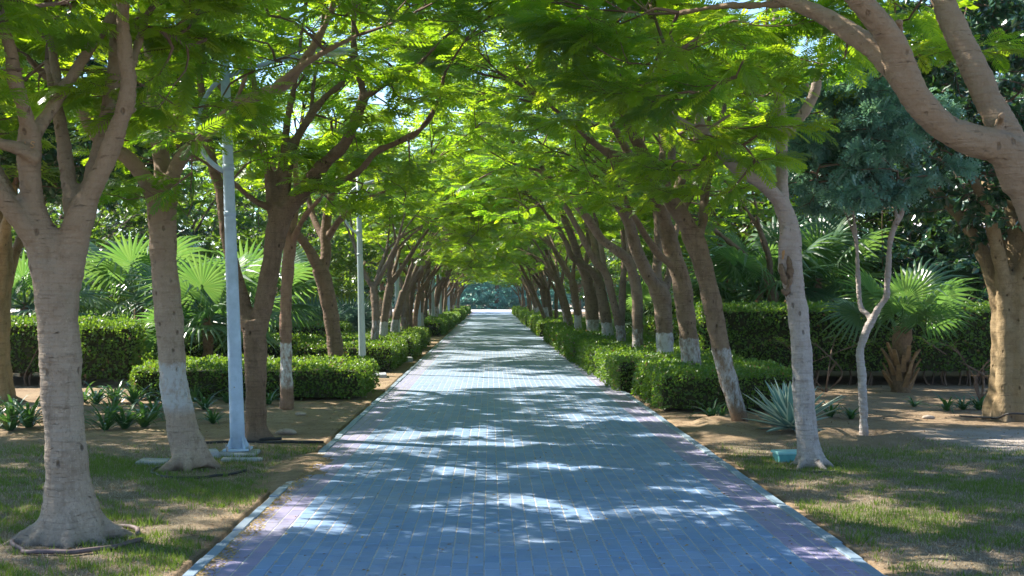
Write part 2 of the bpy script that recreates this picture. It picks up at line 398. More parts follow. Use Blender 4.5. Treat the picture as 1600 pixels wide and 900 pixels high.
# ------------------------------------------------------------------ paved path with kerbs
PX0, PX1, NCOL = -1.73, 2.25, 40
PITCH = (PX1 - PX0) / NCOL; PLEN = .2
PATH_END = 134.0; PAVE_END = 46.0
V = [[PX0 - .08, -3, -.0024], [PX1 + .08, -3, -.0024], [PX1 + .08, PAVE_END, -.0024], [PX0 - .08, PAVE_END, -.0024],
     [PX0, PAVE_END, -.001], [PX1, PAVE_END, -.001], [PX1, PATH_END, -.001], [PX0, PATH_END, -.001]]
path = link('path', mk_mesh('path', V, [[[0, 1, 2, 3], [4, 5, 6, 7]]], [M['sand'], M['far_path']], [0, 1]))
tag(path, 'straight footpath of blue grey pavers running into the distance', kind='structure')
def paver_mesh(mat):
    b = MB(); b.box((0, 0, -.03), (PITCH - .0065, PLEN - .004, .06), bevel=.0035); return b.build('paver', mat, link_it=False)
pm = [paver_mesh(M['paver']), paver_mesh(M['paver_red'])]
cells = []
for c in range(NCOL):
    off = (c % 2) * .1 + (c * 37 % 11) * .004
    for r in range(int((PAVE_END - 6.0) / PLEN)):
        cells.append((c, PX0 + (c + .5) * PITCH, 6.0 + off + (r + .5) * PLEN))
cells = [(c, x, y) for c, x, y in cells if y + .1 < PAVE_END]
near = sorted([k for k in cells if k[2] > 7.45], key=lambda k: k[2])[:300]; nset = set(near)
for c, x, y in near:
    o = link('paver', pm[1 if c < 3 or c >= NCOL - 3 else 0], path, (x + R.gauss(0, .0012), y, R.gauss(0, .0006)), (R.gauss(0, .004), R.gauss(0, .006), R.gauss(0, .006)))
rest = [k for k in cells if k not in nset]
tv = np.array([v.co[:] for v in pm[0].vertices]); tf = np.array([p.vertices[:] for p in pm[0].polygons])
n = len(rest); P = np.array([[x, y, 0] for c, x, y in rest]); P[:, 0] += rng.normal(0, .0012, n); P[:, 2] += rng.normal(0, .0006, n)
a1, a2, a3 = rng.normal(0, .003, n), rng.normal(0, .005, n), rng.normal(0, .006, n)
Z = np.zeros(n); O = np.ones(n)
MM = np.stack([np.stack([O, -a3, a2], -1), np.stack([a3, O, -a1], -1), np.stack([-a2, a1, O], -1)], 1)
VV, FF = scatter(tv, tf, MM, P, O)
red = np.array([1 if c < 3 or c >= NCOL - 3 else 0 for c, x, y in rest])
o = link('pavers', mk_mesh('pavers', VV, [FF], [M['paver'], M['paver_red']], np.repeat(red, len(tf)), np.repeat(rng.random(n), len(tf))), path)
tag(o, kind='stuff')

kerb = {}
for side, xk in ((-1, PX0 - .042), (1, PX1 + .042)):
    root = link('kerb', mk_mesh('kerb', [[xk - .038, -3, -.05], [xk + .038, -3, -.05], [xk + .038, PATH_END, -.05], [xk - .038, PATH_END, -.05]], [[[0, 1, 2, 3]]], M['sand']))
    tag(root, 'flat blue grey kerb edging along the %s side of the path' % ('left' if side < 0 else 'right'), kind='structure')
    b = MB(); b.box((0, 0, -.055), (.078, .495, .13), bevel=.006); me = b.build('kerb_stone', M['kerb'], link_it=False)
    bs = MB(); k = 0
    for q in range(int((PATH_END - 6) / .5)):
        y = 6 + (q + .5) * .5
        if side < 0 and 11.2 < y < 13.4: continue
        k += 1
        if k < 145: link('kerb_stone', me, root, (xk + R.gauss(0, .003), y, R.gauss(.0, .003)), (R.gauss(0, .004), R.gauss(0, .01), R.gauss(0, .006)))
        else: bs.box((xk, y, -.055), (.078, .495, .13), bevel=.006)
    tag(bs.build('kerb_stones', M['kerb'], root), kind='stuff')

# soil washed over the missing stretch of left kerb
gx, gy = np.meshgrid(np.linspace(-2.4, -1.2, 31), np.linspace(10.9, 13.8, 61), indexing='ij')
d = np.clip((gx + 1.95) / .7, 0, 1); e = np.clip(1 - np.abs((gy - 12.35) / 1.45) ** 3, 0, 1)
hz = .026 * e * np.clip(1 - d * 1.25 - .25 * vnoise(gx, gy, 6, 3), 0, 1) ** .7 - .014 + .006 * vnoise(gx, gy, 19, 4) * (1 - d)
k = np.clip((gx + 2.35) / .5, 0, 1) * np.clip(e * 2, 0, 1); hz = np.where(gx < -1.78, -.075 * (1 - k) + hz * k, hz)
i, j = np.meshgrid(np.arange(30), np.arange(60), indexing='ij')
Q = np.stack([i * 61 + j, (i + 1) * 61 + j, (i + 1) * 61 + j + 1, i * 61 + j + 1], -1).reshape(-1, 4)
tag(link('soil', mk_mesh('soil', np.stack([gx, gy, hz], -1).reshape(-1, 3), [Q], M['soil'], smooth=True)), 'washed soil covering the left kerb', kind='structure')

# bright cross path at the far end
tag(link('cross_path', mk_mesh('cross_path', [[-60, PATH_END + .01, .0], [60, PATH_END + .01, .0], [60, 152, .0], [-60, 152, .0]], [[[0, 1, 2, 3]]], plain('pale_paving', (.5, .49, .46), .85, .2, .1, 1))), 'pale sunlit path crossing at the far end', kind='structure')

# ------------------------------------------------------------------ leaves and crowns
def bipinnate(npairs=14, plen=.27, pw=.05):
    V, F = [], []
    def addq(a, b, c, d):
        k = len(V); V.extend([a, b, c, d]); F.append([k, k + 1, k + 2, k + 3])
    bend = lambda t: np.array([t - .06 * t * t, 0, -.22 * t * t + .05 * t])
    nr = 2 if npairs > 8 else 1
    for q in range(nr):
        a, b = bend(q / nr), bend((q + 1) / nr); w = np.array([0, .008, 0]); addq(a - w, b - w, b + w, a + w)
    for q in range(npairs):
        t = .14 + .86 * (q + .5) / npairs; l = plen * (.55 + .75 * math.sin(math.pi * min(1, (t + .12) * .86)) ** 1) * .8
        if q == npairs - 1: l *= .8
        for s in (-1, 1):
            b = bend(t); ang = math.radians(68 - 22 * t + 4 * math.sin(q * 2.1 + s)); d = np.array([math.cos(ang), s * math.sin(ang), -.22 + .06 * math.sin(q * 1.7)]); d /= np.linalg.norm(d)
            side = np.array([d[1] * -1, d[0], 0]) * pw * .5
            side[2] = .15 * pw * s
            m1 = b + d * l * .45
            addq(b, m1 - side, b + d * l + np.array([0, 0, -.03 * l]), m1 + side)
    return np.array(V), np.array(F)
LEAF = bipinnate(12, .27, .052); LEAF_B = bipinnate(7, .29, .09); LEAF_C = bipinnate(5, .31, .135); LEAF_X = bipinnate(2, .40, .28)
def ovate():
    V = np.array([[0, 0, 0], [.45, -.26, .04], [1, 0, -.08], [.45, .26, .04], [.45, 0, -.02]]); F = np.array([[0, 1, 2, 4], [0, 4, 2, 3]])
    return V, F
OVATE = ovate()
KITE = (np.array([[0, 0, 0], [.48, -.30, .05], [1, 0, -.06], [.48, .30, .05]]), np.array([[0, 1, 2, 3]]))
def sprig(n=4):
    V, F = [], []
    for q in range(n):
        t = (q + .5) / n
        for s in (-1, 1):
            b = np.array([t, 0, -.15 * t * t]); d = np.array([.7, s * .75, -.1]) * .26; w = np.array([.075, -s * .045, 0.02]); k = len(V)
            V += [b, b + d * .5 - w, b + d, b + d * .5 + w]; F.append([k, k + 1, k + 2, k + 3])
    return np.array(V), np.array(F)
SPRIG = sprig()

def rot_about(d, axis, ang):
    return np.array(Matrix.Rotation(ang, 3, Vector(axis)) @ Vector(d))

class Crown:
    def __init__(s, seed, tmpl=LEAF, mat=None, size=(.26, .38), leaves=12, droop=.25, zmin=2.3, flat=.35, jit=.33, zhi=99):
        s.r = random.Random(seed); s.tmpl = tmpl; s.mat = mat or M['leaf']; s.size = size; s.nl = leaves; s.droop = droop
        s.tw = MB(); s.P = []; s.D = []; s.zmin = zmin; s.flat = flat; s.jit = jit; s.zhi = zhi
    def branch(s, p, d, r, L, level, bias):
        rr = s.r; pts = [p]; n = 3; d = np.array(d, float)
        for k in range(n):
            d = d + np.array([rr.gauss(0, .16), rr.gauss(0, .16), rr.gauss(0, .10)]) + bias * .06
            d[2] += (s.flat - d[2]) * (.12 + .12 * (2 - level) if level < 3 else .05); d /= np.linalg.norm(d)
            pts.append(pts[-1] + d * L / n)
        pts = np.array(pts); s.tw.tube(pts, np.linspace(r, r * .55, n + 1), 5 if r > .012 else 4, caps=False)
        if level == 0:
            s.leaves(pts); return
        kids = [(1.0, 0), (1.0, 1), (.62, 2), (.34, 1)] + ([(.35, 3)] if level >= 2 and rr.random() < .6 else [])
        sgn = rr.choice((-1, 1))
        for f, q in kids:
            b = pts[0] * (1 - f) + pts[-1] * f if f < 1 else pts[-1]
            k = int(round(f * n)); b = pts[k]
            ang = math.radians(rr.uniform(22, 52)) * (sgn if q % 2 else -sgn) * (.7 if q == 0 else 1.0)
            nd = rot_about(d, (0, 0, 1), ang); nd[2] += rr.gauss(.02, .28); nd /= np.linalg.norm(nd)
            if b[2] < s.zmin and nd[2] < .1: nd[2] = abs(nd[2]) + .2
            s.branch(b, nd, r * .6, L * rr.uniform(.62, .85), level - 1, bias)
    def leaves(s, pts, n=None):
        rr = s.r; n = n or s.nl; d0 = pts[-1] - pts[0]; d0 /= np.linalg.norm(d0)
        for k in range(n):
            f = .25 + .75 * (k + .6) / n; x = f * (len(pts) - 1); i = min(int(x), len(pts) - 2); p = pts[i] + (pts[i + 1] - pts[i]) * (x - i)
            side = 1 if k % 2 else -1
            ang = side * math.radians(rr.uniform(30, 75)) * (1.1 - .5 * f) if k < n - 1 else rr.gauss(0, .2)
            d = rot_about(d0, (0, 0, 1), ang); d[2] = d[2] * .5 + rr.gauss(.05, .22 + (.6 * s.jit if s.jit > .5 else 0)) - s.droop * rr.random(); s.P.append(p); s.D.append(d)
    def spray(s, limbs_pts, T, level=1, L=.45, r=.010):
        """a thin drooping branch from the nearest limb to the point T, with leaves"""
        A = limbs_pts; dd = np.linalg.norm(A - T, axis=1) + np.where(A[:, 2] < T[2] - .25, 1.2, 0); N = A[int(np.argmin(dd))]
        mid = (N + T) / 2 + np.array([s.r.gauss(0, .08), s.r.gauss(0, .08), .12 * np.linalg.norm(T - N)])
        pts = spline(np.array([N, mid, T]), .25); s.tw.tube(pts, np.linspace(r * 1.6, r * .7, len(pts)), 5, caps=False)
        d = pts[-1] - pts[-2]; d[2] *= .4; d /= np.linalg.norm(d)
        s.branch(T, d, r * .7, L, level, np.zeros(3))
        if len(pts) > 3: s.leaves(pts[len(pts) // 2:], max(3, s.nl // 2))
        return pts[len(pts) // 3:]
    def build(s, parent, name='crown'):
        P = np.array(s.P); D = unit(np.array(s.D)); n = len(P); g = np.random.default_rng(s.r.randrange(10 ** 6))
        N = np.stack([g.normal(0, s.jit, n), g.normal(0, s.jit, n), np.ones(n)], -1)
        sc = g.uniform(s.size[0], s.size[1], n)
        F_ = frames(D, N); rl = np.clip(g.normal(.5, .25, n), 0, 1); LV, LF, RN, base_n = [], [], [], 0
        for (TV, TF), k in ((s.tmpl, P[:, 2] <= s.zhi), (LEAF_X, P[:, 2] > s.zhi)):     # plainer leaves high above the view
            if not k.any(): continue
            v, f = scatter(TV, TF, F_[k], P[k], sc[k]); LV.append(v); LF.append(f + base_n); base_n += len(v); RN.append(np.repeat(rl[k], len(TF)))
        LV = np.vstack(LV); LF = np.vstack(LF); RN = np.concatenate(RN)
        TV2 = np.concatenate(s.tw.V) if s.tw.V else np.zeros((0, 3)); TQ = np.concatenate(s.tw.Q) if s.tw.Q else np.zeros((0, 4), int)
        V = np.vstack([LV, TV2]); F = np.vstack([LF, TQ + len(LV)])
        mi = np.concatenate([np.zeros(len(LF), int), np.ones(len(TQ), int)])
        rn = np.concatenate([RN, np.zeros(len(TQ))])
        return link(name, mk_mesh(name, V, [F], [s.mat, M['twig']], mi, rn), parent)

def remeshed(mb, voxel, mat, name='trunk', smooth=5):
    me = mb.build(name, mat, link_it=False); o = bpy.data.objects.new(name, me); COL.objects.link(o)
    m = o.modifiers.new('r', 'REMESH'); m.mode = 'VOXEL'; m.voxel_size = voxel
    s = o.modifiers.new('s', 'SMOOTH'); s.iterations = smooth; s.factor = .5
    dg = bpy.context.evaluated_depsgraph_get(); out = bpy.data.meshes.new_from_object(o.evaluated_get(dg))
    bpy.data.objects.remove(o); bpy.data.meshes.remove(me)
    n = len(out.vertices); co = np.zeros(n * 3, np.float32); out.vertices.foreach_get('co', co); co = co.reshape(-1, 3); no = np.zeros(n * 3, np.float32); out.vertices.foreach_get('normal', no); no = no.reshape(-1, 3)
    x, y, z = co.T; k = rng.random(6) * 6.28
    d = .007 * np.sin(x * 11 + z * 3 + k[0]) * np.sin(y * 12 - z * 4 + k[1]) + .004 * np.sin(z * 23 + x * 17 + k[2]) * np.cos(y * 19 + z * 7 + k[3]) + .0022 * np.sin(z * 95 + 3 * np.sin(x * 24 + k[4]) + 3 * np.sin(y * 21 + k[5]))
    out.vertices.foreach_set('co', (co + no * d[:, None]).ravel())
    out.name = name; out.materials.clear(); out.materials.append(mat)
    out.polygons.foreach_set('use_smooth', np.full(len(out.polygons), True))
    return out

def make_tree(name, label, cat, origin, limbs, bark, crown=None, voxel=.014, group=None, level=2, L=.75, bias=(0, 0, 0), sprays=(), fill=None, flare=0, spraylevel=1, wob=.06, spray_l=.45):
    """limbs: (k,4) arrays of local x, y, z, radius; third item of a limb tuple False = bare stub"""
    root = empty(name, origin, label, cat, group)
    mb = MB(); allp = []; tips = []
    for k, lb in enumerate(limbs):
        pts, tip = lb if isinstance(lb, tuple) else (lb, True)
        sp = spline(np.asarray(pts, float), .07)
        mb.tube(sp[:, :3], np.maximum(sp[:, 3], .012), 12, wob=wob)
        allp.append(sp[len(sp) // 3:, :3] if k == 0 else sp[:, :3])
        if tip and k > 0:
            d = sp[-1, :3] - sp[-3, :3]; tips.append((sp[-1, :3], d / np.linalg.norm(d), sp[-1, 3]))
    if flare:
        p0 = np.asarray(limbs[0][0] if isinstance(limbs[0], tuple) else limbs[0])[0]; r0 = min(p0[3], .2)
        for q in range(flare):
            a = q * 6.283 / flare + R.uniform(-.4, .4); dv = np.array([math.cos(a), math.sin(a), 0]); l = r0 * R.uniform(1.5, 2.4)
            pts = np.array([[dv[0] * r0 * .25, dv[1] * r0 * .25, r0 * 1.7, r0 * .42], [dv[0] * r0 * .7, dv[1] * r0 * .7, r0 * .65, r0 * .38], [dv[0] * l * .75, dv[1] * l * .75, .02, r0 * .24], [dv[0] * l * 1.15, dv[1] * l * 1.15, -.05, r0 * .12]])
            sp = spline(pts, .05); mb.tube(sp[:, :3] + np.array([p0[0], p0[1], 0]), sp[:, 3], 10)
    link('trunk', remeshed(mb, voxel, bark), root)
    if crown:
        bias = np.array(bias, float); allp = np.vstack(allp)
        for p, d, r in tips: crown.branch(p, d, max(.012, min(r * .75, .035)), L, level, bias)
        for T in sprays: allp = np.vstack([allp, crown.spray(allp, np.asarray(T) - np.asarray(origin), spraylevel, spray_l)])
        if fill:      # leafy side shoots spread through the crown's volume
            c, rad, nf, zlo = fill; rr = crown.r; c = np.array(c) + np.mean([t[0] for t in tips], 0) * np.array([1, 1, 0])
            for _ in range(nf):
                v = unit(np.array([rr.gauss(0, 1), rr.gauss(0, 1), rr.gauss(0, 1)])) * rr.uniform(.3, 1) ** .45; T = c + v * np.array(rad)
                if T[2] < zlo: T[2] = zlo + rr.random() * .6
                allp = np.vstack([allp, crown.spray(allp, T, 1, .55)])
        crown.build(root)
    return root

def traced(Y, specs, origin):
    """limbs traced as (px, py, r_px) with a depth drift; returns local arrays"""
    out = []
    for sp in specs:
        pts, dy, tip = (sp + (True,))[:3] if len(sp) < 3 else sp
        d0, d1 = dy if isinstance(dy, tuple) else (0, dy)
        n = len(pts); arr = []
        for k, (x, y, r) in enumerate(pts):
            yy = Y + d0 + (d1 - d0) * (k / max(1, n - 1)); p = at(x, y, yy) - origin; arr.append([*p, r * yy / F_PX])
        out.append((np.array(arr), tip))
    return out
def base(px, Y): return np.array([(px - 766) / F_PX * Y, Y, GZ])

AV = 'trees lining the path'
def sprays_at(lst): return [at(x, y, Y) for x, y, Y in lst]

# ---- nearest tree on the left: pale smooth trunk dividing low into a candelabra of limbs
Y = 8.9; o = base(110, Y)
limbs = traced(Y, [
    ([(114, 845, 62), (113, 820, 51), (110, 790, 41), (106, 745, 35), (100, 650, 31.5), (93, 540, 33), (87, 455, 35), (84, 412, 39)], 0),
    ([(84, 430, 33), (68, 380, 27), (54, 330, 21), (47, 285, 18.5), (46, 235, 19), (49, 200, 17)], -.15, False),
    ([(50, 215, 14), (38, 172, 12.5), (24, 130, 12), (14, 70, 11), (-6, 0, 10)], (-.15, -.5)),
    ([(50, 215, 13), (70, 185, 11), (100, 140, 10.5), (135, 85, 9.5), (165, 40, 8.5), (198, -8, 7)], (-.15, .4)),
    ([(96, 150, 7), (85, 100, 7), (78, 40, 6)], (.05, .5)),
    ([(72, 395, 26), (45, 358, 19), (18, 325, 16), (-12, 290, 14), (-40, 230, 11)], (0, -.4)),
    ([(32, 325, 10), (10, 290, 9), (-15, 240, 8)], (-.1, .3)),
    ([(60, 250, 12), (30, 232, 11), (4, 226, 10), (-25, 210, 9)], (-.15, -.5)),
    ([(92, 440, 34), (112, 385, 27), (124, 345, 23), (140, 305, 18), (160, 265, 16), (180, 215, 15), (196, 165, 15), (201, 135, 14), (197, 90, 12), (193, 40, 11.5), (192, -12, 10)], (0, -.25)),
    ([(118, 345, 19), (112, 305, 15), (104, 255, 13.5), (97, 205, 12), (88, 160, 11), (76, 95, 9)], (0, .6)),
    ([(134, 320, 15), (150, 255, 14), (166, 195, 14), (176, 140, 13.5), (181, 60, 11), (184, -5, 9)], (.1, .55)),
    ([(196, 160, 7), (208, 130, 6.5), (213, 115, 5)], 0, False), ([(196, 178, 7), (208, 172, 6), (216, 168, 5)], 0, False),
    ([(201, 120, 9), (215, 70, 8), (232, 20, 7)], (-.2, .4)),
], o)
T1 = make_tree('shade_tree', 'nearest smooth pale trunk splitting into many limbs, purplish hose ring around its foot', 'tree', o, limbs, M['bark'], Crown(101, LEAF, zhi=3.93, zmin=2.9, leaves=12), fill=((0, .3, 4.8), (2.5, 2.6, .9), 52, 3.85), voxel=.021, group=AV, flare=9, level=2, L=.6,
    sprays=sprays_at([(55, 10, 8.2), (250, 45, 9.2), (290, 110, 9.6), (230, 20, 9.0), (320, 60, 9.8), (250, 115, 9.3), (110, 15, 8.3), (10, 110, 8.5), (15, 150, 9.9), (120, 110, 10.2), (275, 165, 10.4), (300, 25, 9.4), (95, 50, 9.8), (150, 50, 10), (30, 80, 10), (230, 80, 10.2), (60, 140, 10.6), ]))
# letters scratched into the limb
mbl = MB()
for st in ([(35, 231), (39, 221), (43, 231)], [(36.5, 228), (41.5, 228)], [(54, 222.5), (50, 221), (48, 224), (52, 226.5), (54, 229), (50, 231), (47.5, 229.5)]):
    mbl.tube(np.array([at(x, y, 8.9 - .15 - 19 * 8.75 / F_PX + .004) - o for x, y in st]), .0032, 5)
mbl.build('carved_letters', M['scar'], T1)

# ---- second tree on the left
Y = 12.55; o = base(295, Y)
limbs = traced(Y, [
    ([(298, 732, 29), (290, 695, 25), (282, 655, 23), (273, 600, 22), (264, 500, 22), (257, 420, 21.5), (252, 345, 22), (254, 315, 22)], 0),
    ([(250, 330, 19), (236, 292, 15), (215, 262, 13), (195, 243, 12), (150, 210, 11.5), (133, 182, 11), (110, 155, 10), (80, 130, 8)], (0, -.6)),
    ([(258, 320, 18), (256, 275, 15), (250, 230, 13), (244, 185, 11), (236, 130, 9), (230, 60, 7)], (0, .5)),
    ([(262, 310, 14), (276, 258, 11.5), (300, 230, 10.5), (333, 199, 10), (370, 165, 10), (412, 146, 9.5), (445, 134, 8.5), (470, 104, 8), (497, 60, 7), (518, 15, 6), (528, -30, 5)], (0, -.5)),
    ([(420, 144, 7), (455, 115, 6), (500, 85, 5), (560, 55, 4)], (-.35, -.9)),
    ([(366, 165, 5), (378, 135, 4), (388, 112, 2)], -.2, False),
    ([(250, 235, 9), (275, 190, 8), (290, 130, 7), (300, 60, 5)], (.3, 1.0)),
], o)
make_tree('shade_tree', 'tree with patchy whitewash leaning beside the blue lamp post, long bare limb crossing it', 'tree', o, limbs, M['bark_patch'], Crown(102, LEAF, zhi=4.82, zmin=2.9, leaves=8), fill=((0, .3, 5.0), (2.5, 2.4, 1.2), 9, 4.1), voxel=.021, group=AV, flare=5, level=2, L=.75, bias=(.3, 0, 0),
    sprays=sprays_at([(300, 225, 11.8), (270, 205, 11.9), (300, 270, 11.9), (230, 190, 12), (420, 25, 11.4), (540, 25, 11.2), (180, 170, 12.4), (590, 30, 11), (260, 300, 11.9), (320, 200, 12.4)]))

# ---- third tree on the left, twin stems and a wide fan of limbs
Y = 15.1; o = base(400, Y)
limbs = traced(Y, [
    ([(400, 690, 19), (400, 660, 17), (400, 600, 17), (399, 540, 18), (397, 500, 19)], 0),
    ([(404, 520, 14), (413, 470, 15), (421, 430, 15.5), (427, 390, 16), (434, 352, 17), (446, 325, 17)], 0, False),
    ([(390, 515, 12), (380, 470, 11), (366, 420, 10.5), (354, 370, 10), (345, 300, 10), (334, 268, 9), (327, 233, 8), (318, 165, 7), (310, 100, 6)], (0, .5)),
    ([(444, 332, 14), (472, 300, 13), (490, 275, 11), (513, 250, 10), (537, 228, 9.5), (551, 200, 9.5), (563, 168, 9), (570, 150, 8.5)], (0, -.5), False),
    ([(570, 152, 7), (563, 126, 6.5), (556, 100, 6), (552, 60, 5)], (-.5, -.6)),
    ([(568, 155, 6.5), (588, 140, 5.5), (617, 124, 4.6), (650, 104, 4), (692, 60, 3)], (-.5, -1.0)),
    ([(478, 297, 8), (503, 291, 6.5), (533, 283, 6), (563, 266, 5.8), (587, 238, 5.5), (620, 223, 5.3), (653, 206, 5), (674, 180, 4.5), (687, 150, 4), (694, 118, 3.2), (706, 95, 2.6)], (0, -1.1)),
    ([(432, 345, 9), (433, 288, 7.5), (442, 253, 6.5), (446, 215, 6), (451, 177, 5.5), (461, 132, 5), (468, 80, 4)], (0, .6)),
    ([(428, 340, 9), (422, 300, 8), (419, 266, 7.5), (412, 234, 7), (397, 204, 6.5), (373, 172, 6), (340, 130, 5)], (0, .3)),
    ([(413, 238, 6), (411, 190, 5.5), (402, 155, 5), (392, 100, 4)], (.2, .9)),
    ([(424, 325, 6), (397, 313, 5), (370, 290, 4.5), (345, 270, 3.5)], (0, -.4)),
    ([(446, 320, 9), (450, 268, 7.5), (461, 223, 7), (474, 199, 6.5), (488, 176, 6.5), (513, 147, 6), (534, 130, 5), (548, 90, 4)], (0, 1.0)),
    ([(487, 178, 4), (490, 130, 3.6), (500, 80, 3)], (.6, 1.2)),
], o)
make_tree('shade_tree', 'brown twin stemmed tree just behind the blue lamp post, its dark limbs fanning wide', 'tree', o, limbs, M['bark_brown'], Crown(103, LEAF_B, zhi=5.45, zmin=3.0, leaves=12), fill=((.1, .5, 5.6), (2.6, 2.6, 1.4), 36, 4.4), voxel=.023, group=AV, flare=4, level=2, L=.85, bias=(.3, 0, 0),
    sprays=sprays_at([(430, 95, 13.3), (490, 100, 13.2), (400, 110, 13.3), (340, 170, 13.2), (370, 60, 13.2), (540, 110, 13.6), (560, 300, 15), (360, 240, 15.5), (430, 220, 15.8), (480, 250, 15.2), (560, 190, 14.6), (520, 320, 15.4), (620, 150, 14.2), (470, 110, 15), (640, 260, 14.2), (600, 80, 14), (400, 250, 14.6), (430, 280, 16), (560, 240, 15.9), (520, 210, 16)]))

# ---- slim whitewashed tree
Y = 18.5; o = base(448, Y)
limbs = traced(Y, [
    ([(448, 640, 11), (448, 600, 10.5), (447, 540, 9.5), (447, 480, 9.5), (450, 420, 9.5), (455, 375, 10)], 0),
    ([(454, 385, 7), (460, 345, 6), (463, 300, 5), (460, 240, 4)], .4), ([(453, 385, 7), (446, 345, 5.5), (436, 300, 4.5), (425, 250, 4)], -.3), ([(456, 380, 5), (475, 340, 4.5), (500, 310, 3.5)], -.6)], o)
make_tree('shade_tree', 'thin straight trunk with white band and dark foot, before the front left hedge', 'tree', o, limbs, M['bark_slim'], Crown(104, LEAF_B, zhi=6.28, zmin=3.2, leaves=10), fill=((.3, .5, 5.6), (2.2, 2.2, 1.7), 34, 3.9), voxel=.02, group=AV, level=2, L=.75)

# ---- fifth left tree leaning out of the hedge
Y = 23.0; o = base(531, Y)
limbs = traced(Y, [
    ([(532, 600, 15), (530, 575, 14), (526, 555, 13), (520, 515, 12.5), (513, 470, 12.5), (506, 438, 13.5), (500, 420, 13.5)], 0),
    ([(502, 428, 9), (484, 393, 8), (471, 373, 7), (455, 352, 6), (440, 310, 5)], -.5), ([(503, 425, 10), (509, 398, 9), (508, 364, 8), (512, 335, 7), (520, 290, 5.5)], .4),
    ([(510, 375, 6), (530, 345, 5.5), (560, 320, 4.5), (600, 300, 4)], (.2, -.8)), ([(508, 380, 6), (490, 340, 5), (480, 300, 4)], (.2, 1))], o)
make_tree('shade_tree', 'bare brown trunk leaning left out of the left hedge, forked like a Y', 'tree', o, limbs, M['bark_brown'], Crown(105, LEAF_C, zhi=7.38, zmin=3.0, leaves=12), fill=((.4, 0, 5.2), (2.6, 2.2, 2.0), 36, 3.3), voxel=.022, group=AV, level=2, L=.95, bias=(.3, 0, 0))

# ---- big arching tree at the right edge of view
Y = 8.4; o = base(1700, Y)
limbs = traced(Y, [
    ([(1702, 905, 44), (1698, 850, 38), (1692, 700, 34), (1680, 560, 33), (1652, 410, 33), (1618, 315, 32), (1588, 255, 32)], 0, False),
    ([(1600, 290, 32), (1580, 245, 32), (1552, 226, 27), (1520, 219, 24), (1475, 200, 23), (1436, 160, 24), (1408, 112, 26)], -.2, False),
    ([(1414, 125, 22), (1376, 86, 18), (1332, 52, 15), (1286, 25, 13.5), (1240, 4, 12), (1205, -14, 11), (1150, -50, 9)], (-.2, .5)),
    ([(1410, 120, 23), (1392, 62, 22), (1358, 18, 19), (1330, -14, 17), (1290, -60, 14)], (-.2, -.5)),
    ([(1590, 250, 26), (1566, 195, 23), (1546, 160, 21.5), (1526, 115, 20.5), (1502, 65, 20), (1482, 20, 19), (1466, -20, 18), (1440, -80, 15)], (0, .5)),
    ([(1404, 80, 9), (1405, 50, 7), (1404, 32, 6)], -.2, False), ([(1560, 200, 10), (1564, 186, 8), (1566, 180, 6)], -.25, False),
    ([(1240, 4, 7), (1180, 8, 6), (1120, 10, 5), (1060, 20, 3.5)], (.4, 1.0)),
], o)
make_tree('shade_tree', 'stout bare limb sweeping in from the upper right corner, its trunk out of view', 'tree', o, limbs, M['bark'], Crown(106, LEAF, zhi=4.05, zmin=2.9, leaves=12), fill=((-.6, .5, 4.9), (2.8, 2.4, .9), 30, 4.05), voxel=.02, group=AV, level=2, L=.8, bias=(-.3, 0, 0),
    sprays=sprays_at([(1000, 25, 9.4), (1060, 80, 9.6), (1110, 50, 9.6), (1180, 40, 9.4), (1150, 120, 9.8), (1010, 100, 9.8), (960, 40, 9.6), (1320, 90, 9.0), (900, 30, 9.8), (1100, 150, 10), (1040, 150, 10), (1420, 30, 9.2), (860, 60, 10)]))

# ---- first full tree on the right
Y = 12.7; o = base(1265, Y)
limbs = traced(Y, [
    ([(1266, 730, 22), (1263, 700, 18.5), (1259, 650, 17.5), (1255, 600, 16.5), (1249, 500, 16), (1244, 470, 15.5), (1236, 420, 17), (1235, 380, 17.5), (1232, 350, 15.5), (1222, 320, 15)], 0),
    ([(1226, 330, 12), (1210, 303, 11), (1190, 287, 10.5), (1153, 264, 9.5), (1121, 233, 9), (1098, 208, 8), (1073, 195, 6.5), (1049, 177, 6), (1033, 150, 5), (1015, 100, 4)], (0, -.9)),
    ([(1102, 212, 7), (1091, 178, 6), (1082, 150, 5), (1070, 90, 4)], (-.6, -.3)),
    ([(1098, 206, 3.5), (1140, 180, 2.5), (1185, 150, 2), (1215, 100, 1.6)], (-.6, -1), False),
    ([(1223, 325, 12), (1222, 285, 10.5), (1221, 240, 10), (1222, 205, 10), (1218, 160, 8.5), (1216, 107, 8), (1216, 70, 7.5), (1212, 25, 6), (1205, -30, 5)], (0, .3)),
    ([(1221, 212, 9), (1234, 202, 8.5), (1253, 180, 8.5), (1271, 149, 8.5), (1280, 112, 8), (1285, 65, 6.5), (1290, 0, 5)], (.15, -.3)),
    ([(1279, 115, 6), (1294, 88, 5), (1312, 70, 4), (1340, 30, 3)], (0, .6)),
    ([(1268, 150, 3), (1258, 115, 2.5), (1262, 60, 2)], (0, .3)),
    ([(1224, 425, 9), (1222, 400, 9), (1224, 372, 7), (1226, 355, 4)], -.12, False),
], o)
